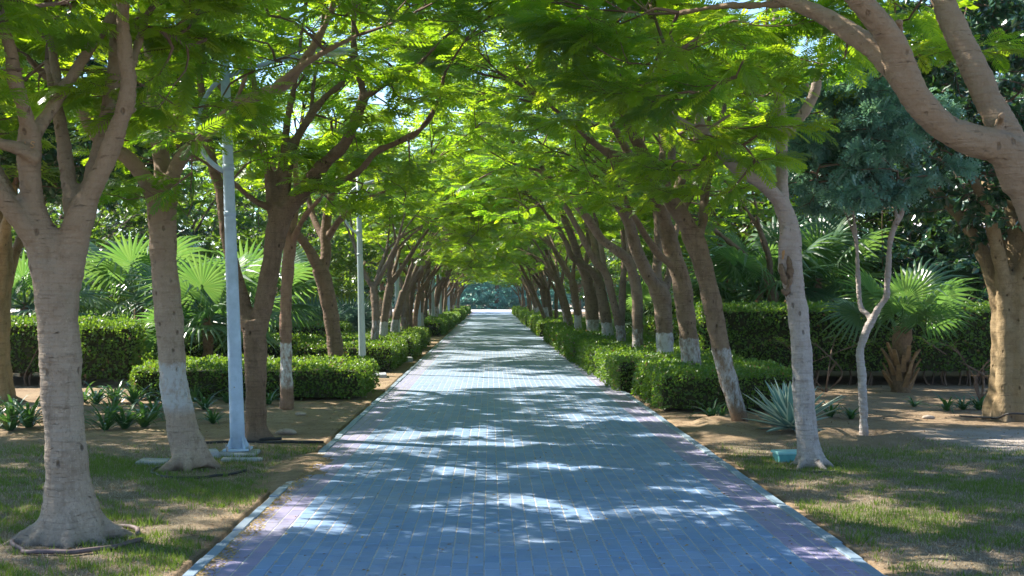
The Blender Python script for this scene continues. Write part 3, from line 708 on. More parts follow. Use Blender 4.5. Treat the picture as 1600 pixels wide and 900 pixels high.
TR1 = make_tree('shade_tree', 'pale trunk with a torn bark wound, teal valve box beside its foot', 'tree', o, limbs, M['bark_grey'], Crown(107, LEAF, zhi=4.86, zmin=3.0, leaves=12), fill=((0, .3, 5.0), (2.6, 2.4, 1.2), 34, 4.0), voxel=.021, group=AV, flare=5, level=2, L=.75, bias=(-.3, 0, 0),
    sprays=sprays_at([(1000, 160, 11.4), (1060, 210, 11.4), (1130, 200, 11.4), (1170, 150, 11.5), (1100, 260, 11.8), (1180, 250, 11.8), (1030, 90, 11.2), (1090, 110, 11.3), (1150, 70, 11.5), (1200, 190, 11.6), (960, 130, 11), (1140, 300, 12), (1320, 60, 12), (1000, 60, 11), (1050, 260, 12), (1240, 110, 12.3)]))
mbw = MB()
for pts in ([(1227, 360, 3), (1225, 385, 4), (1223, 405, 4)], [(1220, 412, 5), (1223, 430, 7), (1229, 445, 4)], [(1222, 452, 4), (1228, 458, 4), (1233, 450, 2)], [(1232, 400, 2), (1235, 430, 3), (1231, 452, 2)]):
    A = np.array([at(x, y, 12.7 - .085) - o for x, y, r in pts]); sp = spline(np.column_stack([A, [r * 12.6 / F_PX for x, y, r in pts]]), .02); k = len(sp)
    mbw.tube(sp[:, :3], (.030 if pts[0][1] > 365 else .014) * np.sin(np.linspace(.5, 2.75, k)) + .004, 9, m=1 if pts[0][1] > 365 else 0, wob=.3)
mbw.build('torn_bark', [M['scar'], M['bark_brown']], TR1, smooth=True)

# ---- leaning whitewashed trees R2 .. R8
def rtree(px, Y, specs, label, bark, seed, leaves=10, L=.9, sprays=(), voxel=.027, level=2):
    o = base(px, Y)
    return make_tree('shade_tree', label, 'tree', o, traced(Y, specs, o), bark, Crown(seed, LEAF_B if Y < 22 else LEAF_C, zhi=1.75 + .245 * Y, zmin=3.0, leaves=leaves), voxel=voxel, group=AV, level=level, L=L, bias=(-.35, 0, 0), sprays=sprays_at(sprays), fill=((-.3, 0, 5.2), (2.6, 2.2, 2.0), 36, 3.2))
rtree(1156, 16.7, [
    ([(1158, 668, 14), (1150, 635, 14), (1142, 605, 14), (1130, 560, 14.5), (1117, 500, 15), (1105, 440, 15.5), (1092, 392, 16.5), (1080, 362, 17)], 0),
    ([(1083, 372, 14), (1070, 346, 13.5), (1049, 315, 13), (1031, 286, 12), (1012, 257, 11), (999, 227, 9.5), (984, 200, 9), (972, 170, 8), (960, 120, 6.5), (940, 60, 5)], (0, -.9)),
    ([(1090, 375, 9), (1098, 345, 8), (1100, 312, 7), (1108, 270, 6.5), (1117, 236, 6), (1130, 180, 5)], (0, .6)),
    ([(1064, 338, 7), (1074, 315, 7), (1087, 288, 6.5), (1100, 248, 6), (1105, 200, 5)], (0, .9)),
    ([(1048, 318, 8), (1056, 300, 8), (1068, 274, 7.5), (1084, 236, 7), (1092, 180, 5.5)], (-.2, .4)),
    ([(1012, 260, 8), (985, 247, 9), (955, 240, 8), (930, 225, 6), (890, 190, 4.5)], (-.6, -1.4)),
    ([(1030, 286, 6), (1035, 240, 5.5), (1030, 190, 5)], (-.4, .4))], 'whitewashed trunk leaning over a spiky agave at the open end of the right hedge', M['bark_white'], 111, voxel=.023,
    sprays=[(1000, 330, 16), (960, 270, 15.5), (1120, 300, 17), (1020, 200, 15.6), (920, 190, 15.2), (1060, 170, 16)])
rtree(1082, 20.5, [
    ([(1083, 610, 16), (1078, 550, 15.5), (1074, 510, 15), (1070, 480, 15), (1063, 433, 15), (1050, 390, 14), (1041, 355, 13)], 0),
    ([(1042, 360, 11), (1034, 330, 10.5), (1022, 308, 10), (1010, 290, 9), (1000, 266, 8), (982, 240, 7), (955, 190, 5.5)], (0, -.9)),
    ([(1048, 385, 8), (1040, 340, 8), (1042, 295, 7), (1050, 240, 6), (1052, 180, 5)], (0, .7)), ([(1060, 420, 7), (1030, 398, 6.5), (1010, 370, 6), (985, 330, 5)], (0, -.7)),
    ([(1002, 270, 6), (975, 255, 5), (940, 235, 4.5), (900, 200, 4)], (-.6, -1.2))], 'thick reddish trunk with white foot behind the nearest right hedge', M['bark_white'], 112)
rtree(1040, 23.5, [
    ([(1040, 595, 14), (1039, 545, 13.5), (1037, 500, 14), (1034, 470, 14.5), (1026, 448, 15)], 0),
    ([(1028, 455, 11), (1010, 425, 10.5), (994, 388, 10), (981, 345, 9.5), (967, 318, 9), (952, 288, 7.5), (940, 260, 6), (915, 215, 5)], (0, -.9)),
    ([(1030, 450, 8), (1026, 425, 7.5), (1028, 390, 7), (1028, 350, 6.5), (1024, 300, 5)], (0, .5)), ([(1036, 460, 7), (1046, 430, 6.5), (1050, 390, 6), (1062, 340, 5)], (0, .8)),
    ([(975, 335, 5), (962, 290, 5), (955, 240, 4)], (-.5, .2))], 'low forked trunk with a faint white foot, beside the thick reddish trunk', M['bark_white'], 113)
rtree(996, 26.5, [
    ([(997, 585, 10), (996, 540, 9), (996, 500, 9), (995, 460, 9), (991, 430, 10)], 0),
    ([(993, 438, 8), (981, 407, 8), (964, 392, 7.5), (940, 374, 7), (924, 350, 7), (905, 324, 6.5), (890, 306, 6), (866, 284, 5.5), (840, 262, 4.5), (815, 238, 3.6), (796, 214, 3)], (0, -1.8)),
    ([(990, 432, 7), (986, 395, 6.5), (980, 350, 6), (975, 300, 5)], (0, .6)), ([(860, 280, 3), (848, 262, 2.6), (843, 240, 2)], (-1.5, -1.4), False), ([(850, 268, 3), (800, 255, 2.4), (745, 225, 2)], (-1.6, -2.2), False)],
    'slender trunk whose long pale limb arches far out over the path', M['bark_white'], 114)
rtree(971, 29.5, [
    ([(973, 575, 8), (972, 540, 7.5), (970, 515, 8)], 0),
    ([(971, 525, 6.5), (965, 500, 6.5), (956, 460, 6.5), (945, 425, 6.5), (929, 406, 6), (919, 388, 5.5), (901, 354, 5), (886, 328, 4.5), (870, 305, 4)], (0, -1)),
    ([(971, 520, 6), (972, 470, 6), (974, 430, 5.5), (976, 395, 5), (972, 345, 4)], (0, .6)), ([(945, 428, 5), (940, 390, 4.5), (930, 340, 4)], (-.3, .5))], 'V shaped twin trunk with one whitewashed stem in the right row', M['bark_white'], 115)
rtree(951, 32.5, [
    ([(953, 565, 10), (951, 530, 9.5), (947, 500, 9), (942, 470, 8.5), (937, 442, 8)], 0),
    ([(938, 446, 7), (924, 423, 6), (905, 411, 5.5), (892, 399, 5), (884, 377, 4.6), (871, 356, 4.2), (855, 336, 3.5)], (0, -1)), ([(938, 448, 6), (934, 410, 5.5), (926, 370, 5), (915, 330, 4)], (0, .7))],
    'trunk with a snaking S shaped limb and bluish white foot', M['bark_white'], 116)
rtree(926, 36.5, [
    ([(927, 555, 11), (926, 520, 10.5), (925, 490, 10.5), (923, 462, 11)], 0),
    ([(924, 470, 9), (916, 433, 8.5), (905, 406, 7), (895, 375, 6), (880, 340, 5)], (0, -1)), ([(926, 468, 6), (933, 445, 5.5), (932, 410, 5), (935, 370, 4)], (0, .6)), ([(912, 422, 5), (920, 385, 4.5), (915, 340, 4)], (0, .3))],
    'stocky trunk with a round knot above its clean white foot', M['bark_white'], 117)

LAMPS = [(13.7, 'pale blue lamp post'), (27.3, 'grey green lamp post'), (37.5, 'third lamp post'), (48.7, 'fourth lamp post'), (61, 'fifth lamp post'), (69.5, 'sixth lamp post'), (84, 'seventh lamp post'), (108, 'farthest lamp post')]
seen_labels = {}
def by_lamp(text, y):
    """a label that places a thing by the lamp post it stands level with"""
    yy, nm = max([l for l in LAMPS if l[0] <= y + 1] or [LAMPS[0]])
    lb = f'{text} level with the {nm}' if y - yy < 2.2 else f'{text} past the {nm}'
    k = seen_labels.get(lb, 0); seen_labels[lb] = k + 1
    return lb if k == 0 else lb.replace(' past the', ' %s past the' % ('', 'second', 'third', 'fourth', 'fifth', 'sixth', 'seventh', 'eighth')[k])
# ---- remaining trees of both rows: a few grown forms, copied
def variant(seed, bark):
    r = random.Random(seed); lean = r.uniform(.04, .22); hf = r.uniform(1.5, 2.1); r0 = r.uniform(.095, .14)
    P = [[0, 0, -.1, r0 * 1.25], [lean * .1, 0, .3, r0], [lean * .5, r.gauss(0, .04), hf * .55, r0 * .92], [lean * hf * .9, r.gauss(0, .06), hf, r0 * 1.0]]
    limbs = [(np.array(P), False)]; top = np.array(P[-1][:3])
    nl = r.choice((2, 3, 3)); a0 = r.uniform(-.5, .5)
    for q in range(nl):
        a = a0 + (q - (nl - 1) / 2) * r.uniform(1.5, 2.0); out = r.uniform(.45, .8)
        d = np.array([math.cos(a) * out + .15, math.sin(a) * out, 1.0]); d /= np.linalg.norm(d); rr = r0 * r.uniform(.55, .72)
        p1 = top + d * .55; d2 = d + np.array([r.gauss(.04, .15), r.gauss(0, .15), .05]); d2 /= np.linalg.norm(d2); p2 = p1 + d2 * .65
        limbs.append((np.array([[*(top - d * .12), rr], [*p1, rr * .9], [*p2, rr * .75]]), False))
        for s in (-1, 1):
            d3 = rot_about(d2, (0, 0, 1), s * r.uniform(.3, .8)); d3[2] *= r.uniform(.6, 1.0); d3[0] += .06; d3 /= np.linalg.norm(d3); l = r.uniform(.7, 1.1)
            limbs.append((np.array([[*(p2 - d2 * .08), rr * .6], [*(p2 + d3 * l * .5), rr * .5], [*(p2 + d3 * l + np.array([0, 0, -.06])), rr * .38]]), True))
    return limbs
protos = []
for k in range(7):
    c = Crown(200 + k, LEAF_C, zmin=3.0, leaves=8)
    protos.append(dict(limbs=variant(300 + k, None), crown=c, bark=M['bark_white'] if k not in (3, 5) else M['bark_brown'], root=None))
def copy_tree(root, loc, rotz, scale, label, group):
    r = root.copy(); COL.objects.link(r); r.location = loc; r.rotation_euler = (0, 0, rotz); r.scale = (scale,) * 3
    r['label'] = label; r['group'] = group
    for ch in root.children:
        c = ch.copy(); COL.objects.link(c); c.parent = r
    return r
ORD = ['first', 'second', 'third', 'fourth', 'fifth', 'sixth', 'seventh', 'eighth']
def row_tree(k, loc, rotz, scale, label):
    p = protos[k]
    if p['root'] is None:
        p['root'] = make_tree('shade_tree', label, 'tree', (0, 0, 0), p['limbs'], p['bark'], p['crown'], voxel=.026, group=AV, level=2, L=.95, bias=(.25, 0, 0), fill=((.4, 0, 4.7), (2.7, 2.4, 2.2), 36, 2.45))
        r = p['root']; r.location = loc; r.rotation_euler = (0, 0, rotz); r.scale = (scale,) * 3; return r
    return copy_tree(p['root'], loc, rotz, scale, label, AV)
lefts = [(582, 30.4, 0), (598, 33.6, 1), (613, 36.4, 2), (630, 40, 4), (642, 43.5, 3)]
llab = ['whitewashed trunk directly behind the second lamp post in the left row', 'bent trunk next beyond the whitewashed one at the second lamp post', 'whitewashed trunk just before the third lamp post in the left row', 'trunk just beyond the third lamp post in the left row', 'orange brown trunk just before the fourth lamp post']
for (px, Y, k), lb in zip(lefts, llab): row_tree(k, (base(px, Y)[0], Y, GZ), R.uniform(-1.6, 1.6), R.uniform(.95, 1.1), lb)
rights = [(905, 40, 1), (893, 43.6, 2)]
rlab = ['trunk with raised white foot just beyond the stocky knotted one', 'leaning trunk beyond a raised white foot, last clear one before the thin leaning tree']
for (px, Y, k), lb in zip(rights, rlab): row_tree(k, (base(px, Y)[0], Y, GZ), math.pi + R.uniform(-.4, .4), R.uniform(.95, 1.08), lb)
q = 0
y = 47.5
while y < 117:
    row_tree((q * 3 + 1) % 7, (-2.85 + R.gauss(0, .2), y + R.gauss(0, .6), GZ), R.uniform(-1.7, 1.7), R.uniform(.85, 1.2), by_lamp('small distant trunk of the left row', y))
    row_tree((q * 4 + 2) % 7, (2.95 + R.gauss(0, .2), y + 1.2 + R.gauss(0, .6), GZ), math.pi + R.uniform(-1.0, 1.0), R.uniform(.85, 1.2), by_lamp('small distant trunk of the right row', y + 1.2))
    y += 3.6 + .012 * (y - 47); q += 1
# further rows of the same trees standing behind on both sides
BACK = 'trees standing behind the tree rows'
def back_tree(k, x, y, sc, label):
    copy_tree(protos[k]['root'], (x, y, GZ), R.uniform(0, 6.28), sc, label, BACK)
for k, (x, y, sc) in enumerate([(-7, 64, 1.2), (-7, 90, 1.3), (-7, 108, 1.3), (-13, 52, 1.2)]):
    back_tree(k % 5, x, y, sc, by_lamp('slender tree %s behind the left row' % ('set back' if x > -9 else 'far'), y))
for k, (x, y, sc) in enumerate([(6.6, 29, 1.1), (7, 37, 1.15), (6.6, 44, 1.1), (7, 52, 1.2), (6.8, 61, 1.2), (7, 71, 1.2), (7, 84, 1.25), (7, 100, 1.3), (7, 118, 1.3), (11, 36, 1.15), (12.5, 48, 1.2)]):
    back_tree((k + 2) % 5, x, y, sc, by_lamp('slender tree %s behind the right row' % ('set back' if x < 9 else 'far'), y))
for k, (x, y, sc) in enumerate([(-9.2, 14.5, 1.1), (-7.0, 10.6, 1.1), (-10.5, 15.5, 1.2), (-9.5, 18.5, 1.1)]):  # mostly out of view, added to cast shade on the front left lawn
    back_tree((k + 1) % 5, x, y, sc, by_lamp('slender tree added for shade %s left of the nearest trunks' % ('just' if x > -9 else 'some way' if x > -9.4 else 'farther' if x > -10 else 'farthest'), y))
# thin leaning sapling at the kerb on the right
o = base(858, 56); limbs = traced(56, [([(860, 520, 3.2), (845, 482, 3), (832, 452, 2.8), (815, 418, 2.4)], 0), ([(818, 424, 2), (803, 395, 1.8), (795, 370, 1.4)], -1), ([(832, 452, 1.6), (826, 420, 1.5), (820, 385, 1.2)], 1)], o)
make_tree('shade_tree', 'very thin dark tree leaning steeply over the right kerb far along the path', 'tree', o, limbs, M['bark_brown'], Crown(120, LEAF_C, zmin=2.8, leaves=7), voxel=.022, group=AV, level=2, L=.7, bias=(-.2, 0, 0))

# ---- slender wavy tree with a feathery crown
Y = 15.1; o = base(1350, Y)
limbs = traced(Y, [
    ([(1350, 690, 7), (1350, 660, 6.5), (1348, 630, 6.5), (1347, 588, 6.3), (1344, 548, 6), (1354, 516, 6), (1363, 500, 6)], 0),
    ([(1362, 502, 5), (1373, 481, 4.8), (1385, 464, 4.8), (1386, 447, 4.5), (1389, 407, 4.4), (1391, 375, 4.2), (1401, 346, 4), (1410, 330, 3.6), (1400, 290, 3)], (0, -.2)),
    ([(1364, 503, 4), (1354, 490, 4), (1346, 483, 3.8), (1342, 460, 3.4), (1340, 407, 3), (1336, 353, 2.8), (1325, 300, 2.2)], (0, .3)),
    ([(1338, 380, 2), (1320, 330, 1.8), (1290, 270, 1.5)], (.2, .5)), ([(1402, 342, 2.4), (1390, 290, 2), (1370, 230, 1.6)], (-.2, .1))], o)
sp = []
for k in range(80):
    a, b = R.uniform(0, 6.28), R.uniform(-1, 1); rr = R.uniform(.45, 1) ** .5
    sp.append(at(1340 + 105 * rr * math.cos(a) * math.sqrt(1 - b * b) + 10, 228 + 105 * b * rr, 15.1 + .7 * math.sin(a) * rr))
make_tree('feathery_tree', 'slender wavy grey trunk carrying a fine feathery blue green crown', 'tree', o, limbs, M['bark_grey'], Crown(130, SPRIG, M['feather_leaf'], (.11, .19), 22, .5, 2.0, 0.0, 1.0), voxel=.012, level=2, L=.4, sprays=sp, spray_l=.3)

# ---- large ficus on the right and its like on the left
def ficus(px, Y, label, seed, crownc, rad, nsp, stems, sizes=(.10, .17), tmpl=OVATE):
    o = base(px, Y); limbs = []
    for k in range(stems):
        a = 6.28 * k / stems + R.uniform(-.3, .3); d = np.array([math.cos(a), math.sin(a)]); r = .15 if k else .2
        limbs.append((np.array([[*(d * .24), -.1, r * 1.1], [*(d * .17), .5, r * .85], [*(d * .15), 1.1, r * .75], [*(d * .22), 1.9, r * .75], [*(d * .6), 2.7, r * .55], [*(d * 1.2), 3.4, r * .4]]), k > 0))
    limbs[0] = (np.array([[0, 0, -.1, .24], [0, 0, .8, .2], [.03, 0, 1.6, .19], [.1, 0, 2.4, .16], [.0, .2, 3.6, .1]]), False)
    sp = []
    for k in range(nsp):
        v = unit(np.array([R.gauss(0, 1), R.gauss(0, 1), R.gauss(0, 1)])); rr = R.uniform(.35, 1) ** .5; sp.append(np.array(crownc) + v * rr * np.array(rad))
    return make_tree('ficus_tree', label, 'tree', o, limbs, M['bark_ochre'], Crown(seed, tmpl, M['ficus_leaf'], sizes, 22, .55, 1.9, 0.05, .8), voxel=.03, level=2, L=.7, sprays=sp, flare=7, group='broad leaved fig trees', wob=.1)
ficus(1580, 17.5, 'broad leaved tree with a fluted ochre trunk and big glossy dark leaves', 140, (7.4, 17.1, 4.6), (2.3, 1.8, 2.3), 300, 5)
ficus(-6, 20.3, 'ochre trunk flaring at the left edge before a clipped hedge', 141, (-7.0, 20.4, 4.7), (2.6, 2.3, 1.6), 300, 5, tmpl=KITE)

# ------------------------------------------------------------------ lamp posts
def lamp(px, Y, label, tilt, mat):
    x = (px - 766) / F_PX * Y
    r = empty('lamp_post', (x, Y, GZ), label, 'lamp post', 'lamp posts along the left side'); r.rotation_euler = (0, tilt, 0)
    b = MB(); b.tube(np.array([[0, 0, .0], [0, 0, .4], [0, 0, 3.0], [0, 0, 4.42]]), [.082, .078, .058, .046], 20)
    b.tube(np.array([[0, 0, 4.42], [0, 0, 4.46]]), [.05, .03], 16); b.tube(np.array([[0, 0, 2.55], [0, 0, 2.60]]), [.066, .066], 20); b.tube(np.array([[0, 0, 3.03], [0, 0, 3.10]]), [.064, .064], 20)
    b.build('pole', mat, r, smooth=False)
    for p in r.children: p.data.polygons.foreach_set('use_smooth', np.full(len(p.data.polygons), True))
    b = MB(); b.box((.0, -.074, .72), (.07, .012, .24), bevel=.003); dr = b.build('access_door', mat, r); b = MB(); b.tube(np.array([[.0, -.075, .72], [.0, -.084, .72]]), .008, 8); b.build('lock', M['bolt'], dr)
    b = MB(); b.box((0, 0, .055), (.27, .27, .025), bevel=.004); b.build('base_plate', mat, r)
    for k in range(4):
        a = math.pi / 4 + k * math.pi / 2; c, s = math.cos(a), math.sin(a)
        b = MB(); t = .006; V = []
        for q in (-t, t): V += [[c * .07 - s * q, s * .07 + c * q, .07], [c * .135 - s * q, s * .135 + c * q, .065], [c * .135 - s * q, s * .135 + c * q, .09], [c * .07 - s * q, s * .07 + c * q, .22]]
        b.add(V, [[0, 1, 2, 3], [7, 6, 5, 4], [0, 4, 5, 1], [1, 5, 6, 2], [2, 6, 7, 3], [3, 7, 4, 0]]); b.build('gusset', mat, r)
        a = k * math.pi / 2 + math.pi / 4 + .25; b = MB(); b.tube(np.array([[math.cos(a) * .165, math.sin(a) * .165, .04], [math.cos(a) * .165, math.sin(a) * .165, .10]]), .013, 6); b.build('bolt', M['bolt'], r)
    A = np.array([[-.03, 0, 3.02, .026], [-.14, 0, 3.09, .026], [-.25, 0, 3.22, .026], [-.315, 0, 3.42, .025], [-.29, 0, 3.66, .025], [-.17, 0, 3.90, .025], [0.0, 0, 4.03, .025], [.30, 0, 4.13, .024], [.62, 0, 4.21, .023], [.95, 0, 4.25, .022]])
    sp = spline(A, .05); b = MB(); b.tube(sp[:, :3], sp[:, 3], 12); b.build('arm', mat, r, smooth=True)
    b = MB(); sp = spline(np.array([[.92, 0, 4.255, .03], [1.0, 0, 4.265, .075], [1.15, 0, 4.275, .10], [1.32, 0, 4.285, .085], [1.40, 0, 4.29, .02]]), .03)
    V, Q_, T_ = tube(sp[:, :3], sp[:, 3], 16); V[:, 2] = 4.27 + (V[:, 2] - 4.27) * .38; b.add(V, Q_, T_); h = b.build('lamp_head', mat, r, smooth=True)
    b = MB(); V, Q_, T_ = tube(np.array([[1.02, 0, 4.245], [1.17, 0, 4.24], [1.32, 0, 4.25]]), [.05, .075, .05], 12); V[:, 2] = 4.245 + (V[:, 2] - 4.245) * .35; b.add(V, Q_, T_); b.build('lens', M['glass'], h, smooth=True)
    b = MB(); b.tube(np.array([[0, 0, 3.62], [.16, 0, 3.9], [.30, 0, 4.12]]), .013, 8); b.build('brace', mat, r, smooth=True)
    return r
LL = ['tall pale blue lamp post between the two nearest left trees, bolted base showing', 'grey green lamp post at the corner of the nearest left hedge', 'third lamp post from the front, rising from the left hedge', 'fourth lamp post from the front, bluish grey, beside an orange brown trunk',
      'fifth lamp post from the front, thin and dark', 'sixth lamp post from the front', 'seventh lamp post from the front, standing at a hedge end', 'farthest thin lamp post near the end of the path']
LL[5] = 'sixth lamp post from the front, very thin, deep in the left row'
for k, (px, Y, t) in enumerate([(372, 13.7, -.034), (567, 27.3, -.024), (621.6, 37.5, -.012), (655, 48.7, -.01), (677, 61, -.01), (688, 69.5, 0), (701.5, 84, -.01), (716, 108, 0)]):
    lamp(px, Y, LL[k], t, M['lamp'] if k in (0, 3, 6) else M['lamp_green'])

# ------------------------------------------------------------------ hedges
def hedge_data(w, d, h, seed, z0=.05, dens=800, leaf=(.035, .06), stems=False, lump=.075):
    g = np.random.default_rng(seed)
    faces = [('t', w * d), ('f', w * (h - z0)), ('b', w * (h - z0)), ('l', d * (h - z0)), ('r', d * (h - z0))]
    Ps, Ns = [], []
    for nm, ar in faces:
        n = int(ar * dens * .85); u, v = g.uniform(-.5, .5, n), g.uniform(0, 1, n)
        if nm == 't': P = np.stack([u * w, (v - .5) * d, np.full(n, h)], -1); N = np.tile([0, 0, 1.], (n, 1))
        elif nm in 'fb': s = -1 if nm == 'f' else 1; P = np.stack([u * w, np.full(n, s * d / 2), z0 + v * (h - z0)], -1); N = np.tile([0, s * 1., 0], (n, 1))
        else: s = -1 if nm == 'l' else 1; P = np.stack([np.full(n, s * w / 2), u * d, z0 + v * (h - z0)], -1); N = np.tile([s * 1., 0, 0], (n, 1))
        dep = g.exponential(.035, n) - .02
        lumpv = lump * (vnoise(P[:, 0] + P[:, 2], P[:, 1] + P[:, 2] * 1.3, 4.2, seed) + .6 * vnoise(P[:, 0], P[:, 1] - P[:, 2], 11, seed + 1))
        P = P + N * (lumpv - dep)[:, None]
        # rounded shoulders
        e = np.maximum(0, P[:, 2] - (h - .14)) / .14; P[:, 0] *= 1 - .03 * e * (2 / max(w, 1)); P[:, 1] *= 1 - .03 * e * (2 / max(d, 1))
        Ps.append(P); Ns.append(N)
    k = int(w * d * 34)   # long shoots breaking the clipped top
    P = np.stack([g.uniform(-.5, .5, k) * w, g.uniform(-.5, .5, k) * d, h + g.exponential(.04, k)], -1); Ps.append(P); Ns.append(np.tile([0, 0, 1.], (k, 1)))
    P = np.vstack(Ps); N = np.vstack(Ns); n = len(P)
    D = unit(g.normal(0, 1, (n, 3)) + N * .7 + np.array([0, 0, .25])); Nn = unit(N + g.normal(0, .55, (n, 3)))
    V, F = scatter(KITE[0] * np.array([1, 1.1, 1]), KITE[1], frames(D, Nn), P, g.uniform(leaf[0], leaf[1], n))
    vn = vnoise(P[:, 0] + .3 * P[:, 2], P[:, 1] + P[:, 2], 3.1, seed + 5); me = mk_mesh('foliage', V, [F], [M['hedge_leaf'], M['litter']], (g.random(n) < .02 + .10 * np.clip(-vn - .25, 0, 1)).astype(int), np.clip(.5 + .32 * vn + g.normal(0, .24, n), 0, 1))
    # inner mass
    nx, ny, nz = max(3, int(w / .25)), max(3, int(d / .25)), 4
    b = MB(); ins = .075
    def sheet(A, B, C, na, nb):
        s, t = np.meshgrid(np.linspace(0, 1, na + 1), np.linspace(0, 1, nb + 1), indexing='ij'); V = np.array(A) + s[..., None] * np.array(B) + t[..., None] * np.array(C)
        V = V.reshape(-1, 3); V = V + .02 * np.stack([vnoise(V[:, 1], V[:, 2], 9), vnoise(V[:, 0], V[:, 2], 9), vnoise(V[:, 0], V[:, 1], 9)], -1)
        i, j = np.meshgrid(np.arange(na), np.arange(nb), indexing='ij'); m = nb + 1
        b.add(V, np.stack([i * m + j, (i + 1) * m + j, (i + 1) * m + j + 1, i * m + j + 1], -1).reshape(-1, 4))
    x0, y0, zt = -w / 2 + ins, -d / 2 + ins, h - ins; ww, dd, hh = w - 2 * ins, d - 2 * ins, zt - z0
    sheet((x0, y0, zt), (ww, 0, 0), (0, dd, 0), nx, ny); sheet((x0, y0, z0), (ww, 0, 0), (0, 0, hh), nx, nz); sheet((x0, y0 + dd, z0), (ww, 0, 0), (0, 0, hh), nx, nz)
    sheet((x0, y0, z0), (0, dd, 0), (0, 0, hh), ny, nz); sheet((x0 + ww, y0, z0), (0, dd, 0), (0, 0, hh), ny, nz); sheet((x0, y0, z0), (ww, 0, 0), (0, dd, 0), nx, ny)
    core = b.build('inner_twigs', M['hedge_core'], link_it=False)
    st = None
    if stems:
        s = MB()
        for k in range(int(w * 5)):
            x, y = g.uniform(-w / 2 + .1, w / 2 - .1), -d / 2 + g.uniform(.05, .5); pts = np.array([[x, y, -.08], [x + g.normal(0, .08), y + g.normal(0, .05), z0 * .6], [x + g.normal(0, .2), y + g.normal(0, .1), z0 + .25], [x + g.normal(0, .3), y + g.normal(0, .1), z0 + .5]])
            sp = spline(pts, .12); s.tube(sp, np.linspace(.022, .008, len(sp)), 6)
        st = s.build('stems', M['twig'], link_it=False, smooth=True)
    return me, core, st
def hedge(data, x, y, label, group, rotz=0.0, sc=1.0):
    r = empty('hedge', (x, y, GZ), label, 'hedge', group, rotz, sc)
    for nm, me in zip(('foliage', 'inner_twigs', 'stems'), data):
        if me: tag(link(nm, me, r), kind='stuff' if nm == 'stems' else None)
    return r
LOWR, LOWL = 'low clipped hedges under the right tree row', 'low clipped hedges under the left tree row'
HB = [hedge_data(2.1, 3.2, .56, 1, dens=1500), hedge_data(2.2, 4.2, .60, 2, dens=1200), hedge_data(2.2, 4.4, .60, 3, dens=1100), hedge_data(2.4, 8.0, .62, 4, dens=520, leaf=(.05, .085))]
hedge(HB[0], 3.50, 20.2, 'nearest low hedge on the right, ending beside the leaning whitewashed trunk', LOWR)
hedge(HB[1], 3.28, 24.1, 'second low hedge block on the right, around the low forked trunk', LOWR)
hedge(HB[2], 3.20, 28.6, 'third low hedge block on the right, below the V shaped twin trunk', LOWR)
yy = 34.9
for k in range(9):
    if k == 2: yy += 2.0
    hedge(HB[3], 3.22 + R.gauss(0, .06), yy, by_lamp('low hedge block of the right row', yy) if k else 'fourth low hedge block on the right, left face catching sun', LOWR, 0 if k % 2 else math.pi); yy += 9.0 + (k % 3) * .8
HL = [hedge_data(3.75, 2.6, .53, 11, dens=1400), hedge_data(2.2, 4.4, .60, 12, dens=1200), hedge_data(2.1, 3.4, .60, 13, dens=1100)]
hedge(HL[0], -3.95, 22.0, 'nearest wide low hedge on the left, ending behind the thin whitewashed tree', LOWL)
hedge(HL[1], -3.25, 30.5, 'low hedge just past the grey green lamp post on the left', LOWL)
hedge(HL[2], -3.05, 35.0, 'low hedge beside the third lamp post on the left', LOWL)
hedge(HL[2], -3.10, 41.0, 'low hedge before the fourth lamp post on the left', LOWL, math.pi)
yy = 57
for k in range(7):
    hedge(HB[3], -3.15 + R.gauss(0, .06), yy, by_lamp('low hedge block of the left row', yy), LOWL, 0 if k % 2 else math.pi); yy += 9.6 + (k % 3)
hedge(hedge_data(5.0, 3.0, .62, 14, dens=700, leaf=(.045, .08)), -6.9, 32.0, 'broad low hedge farther back on the left under the palms', 'broad hedges behind')
TALL = 'tall clipped hedges behind the trees'
TH = hedge_data(7.6, 3.2, 1.46, 21, .28, 900, (.045, .075), True, .08)
hedge(TH, 7.75, 25.6, 'tall dark hedge with sunlit top across the right side behind the boot trunk palm', TALL)
hedge(TH, 15.6, 25.9, 'tall hedge continuing beyond the ochre trunk at the right edge', TALL, math.pi)
TL = hedge_data(4.6, 3.0, 1.2, 22, .25, 900, (.045, .075), True, .08)
hedge(TL, -9.85, 25.5, 'tall clipped hedge with sunlit top behind the nearest left tree', TALL)
hedge(hedge_data(1.0, 1.0, 1.15, 23, .15, 1000, (.05, .08), False, .12), -7.15, 24.2, 'rounded sunlit shrub at the end of the left hedge beside the bright fan palm', 'shrubs')
hedge(hedge_data(6, 2.2, .9, 24, .1, 600, (.05, .08)), -7.0, 36.0, 'hedge behind the bluish fan palms on the left', TALL)
hedge(hedge_data(5, 2.2, 1.1, 25, .1, 600, (.05, .08)), 6.6, 33.0, 'hedge farther back on the right behind the trunks', TALL)
hedge(TH, 8.4, 48.0, 'distant tall hedge on the right seen between trunks', TALL)
hedge(TH, -8.6, 50.0, 'distant tall hedge on the left seen between trunks', TALL)

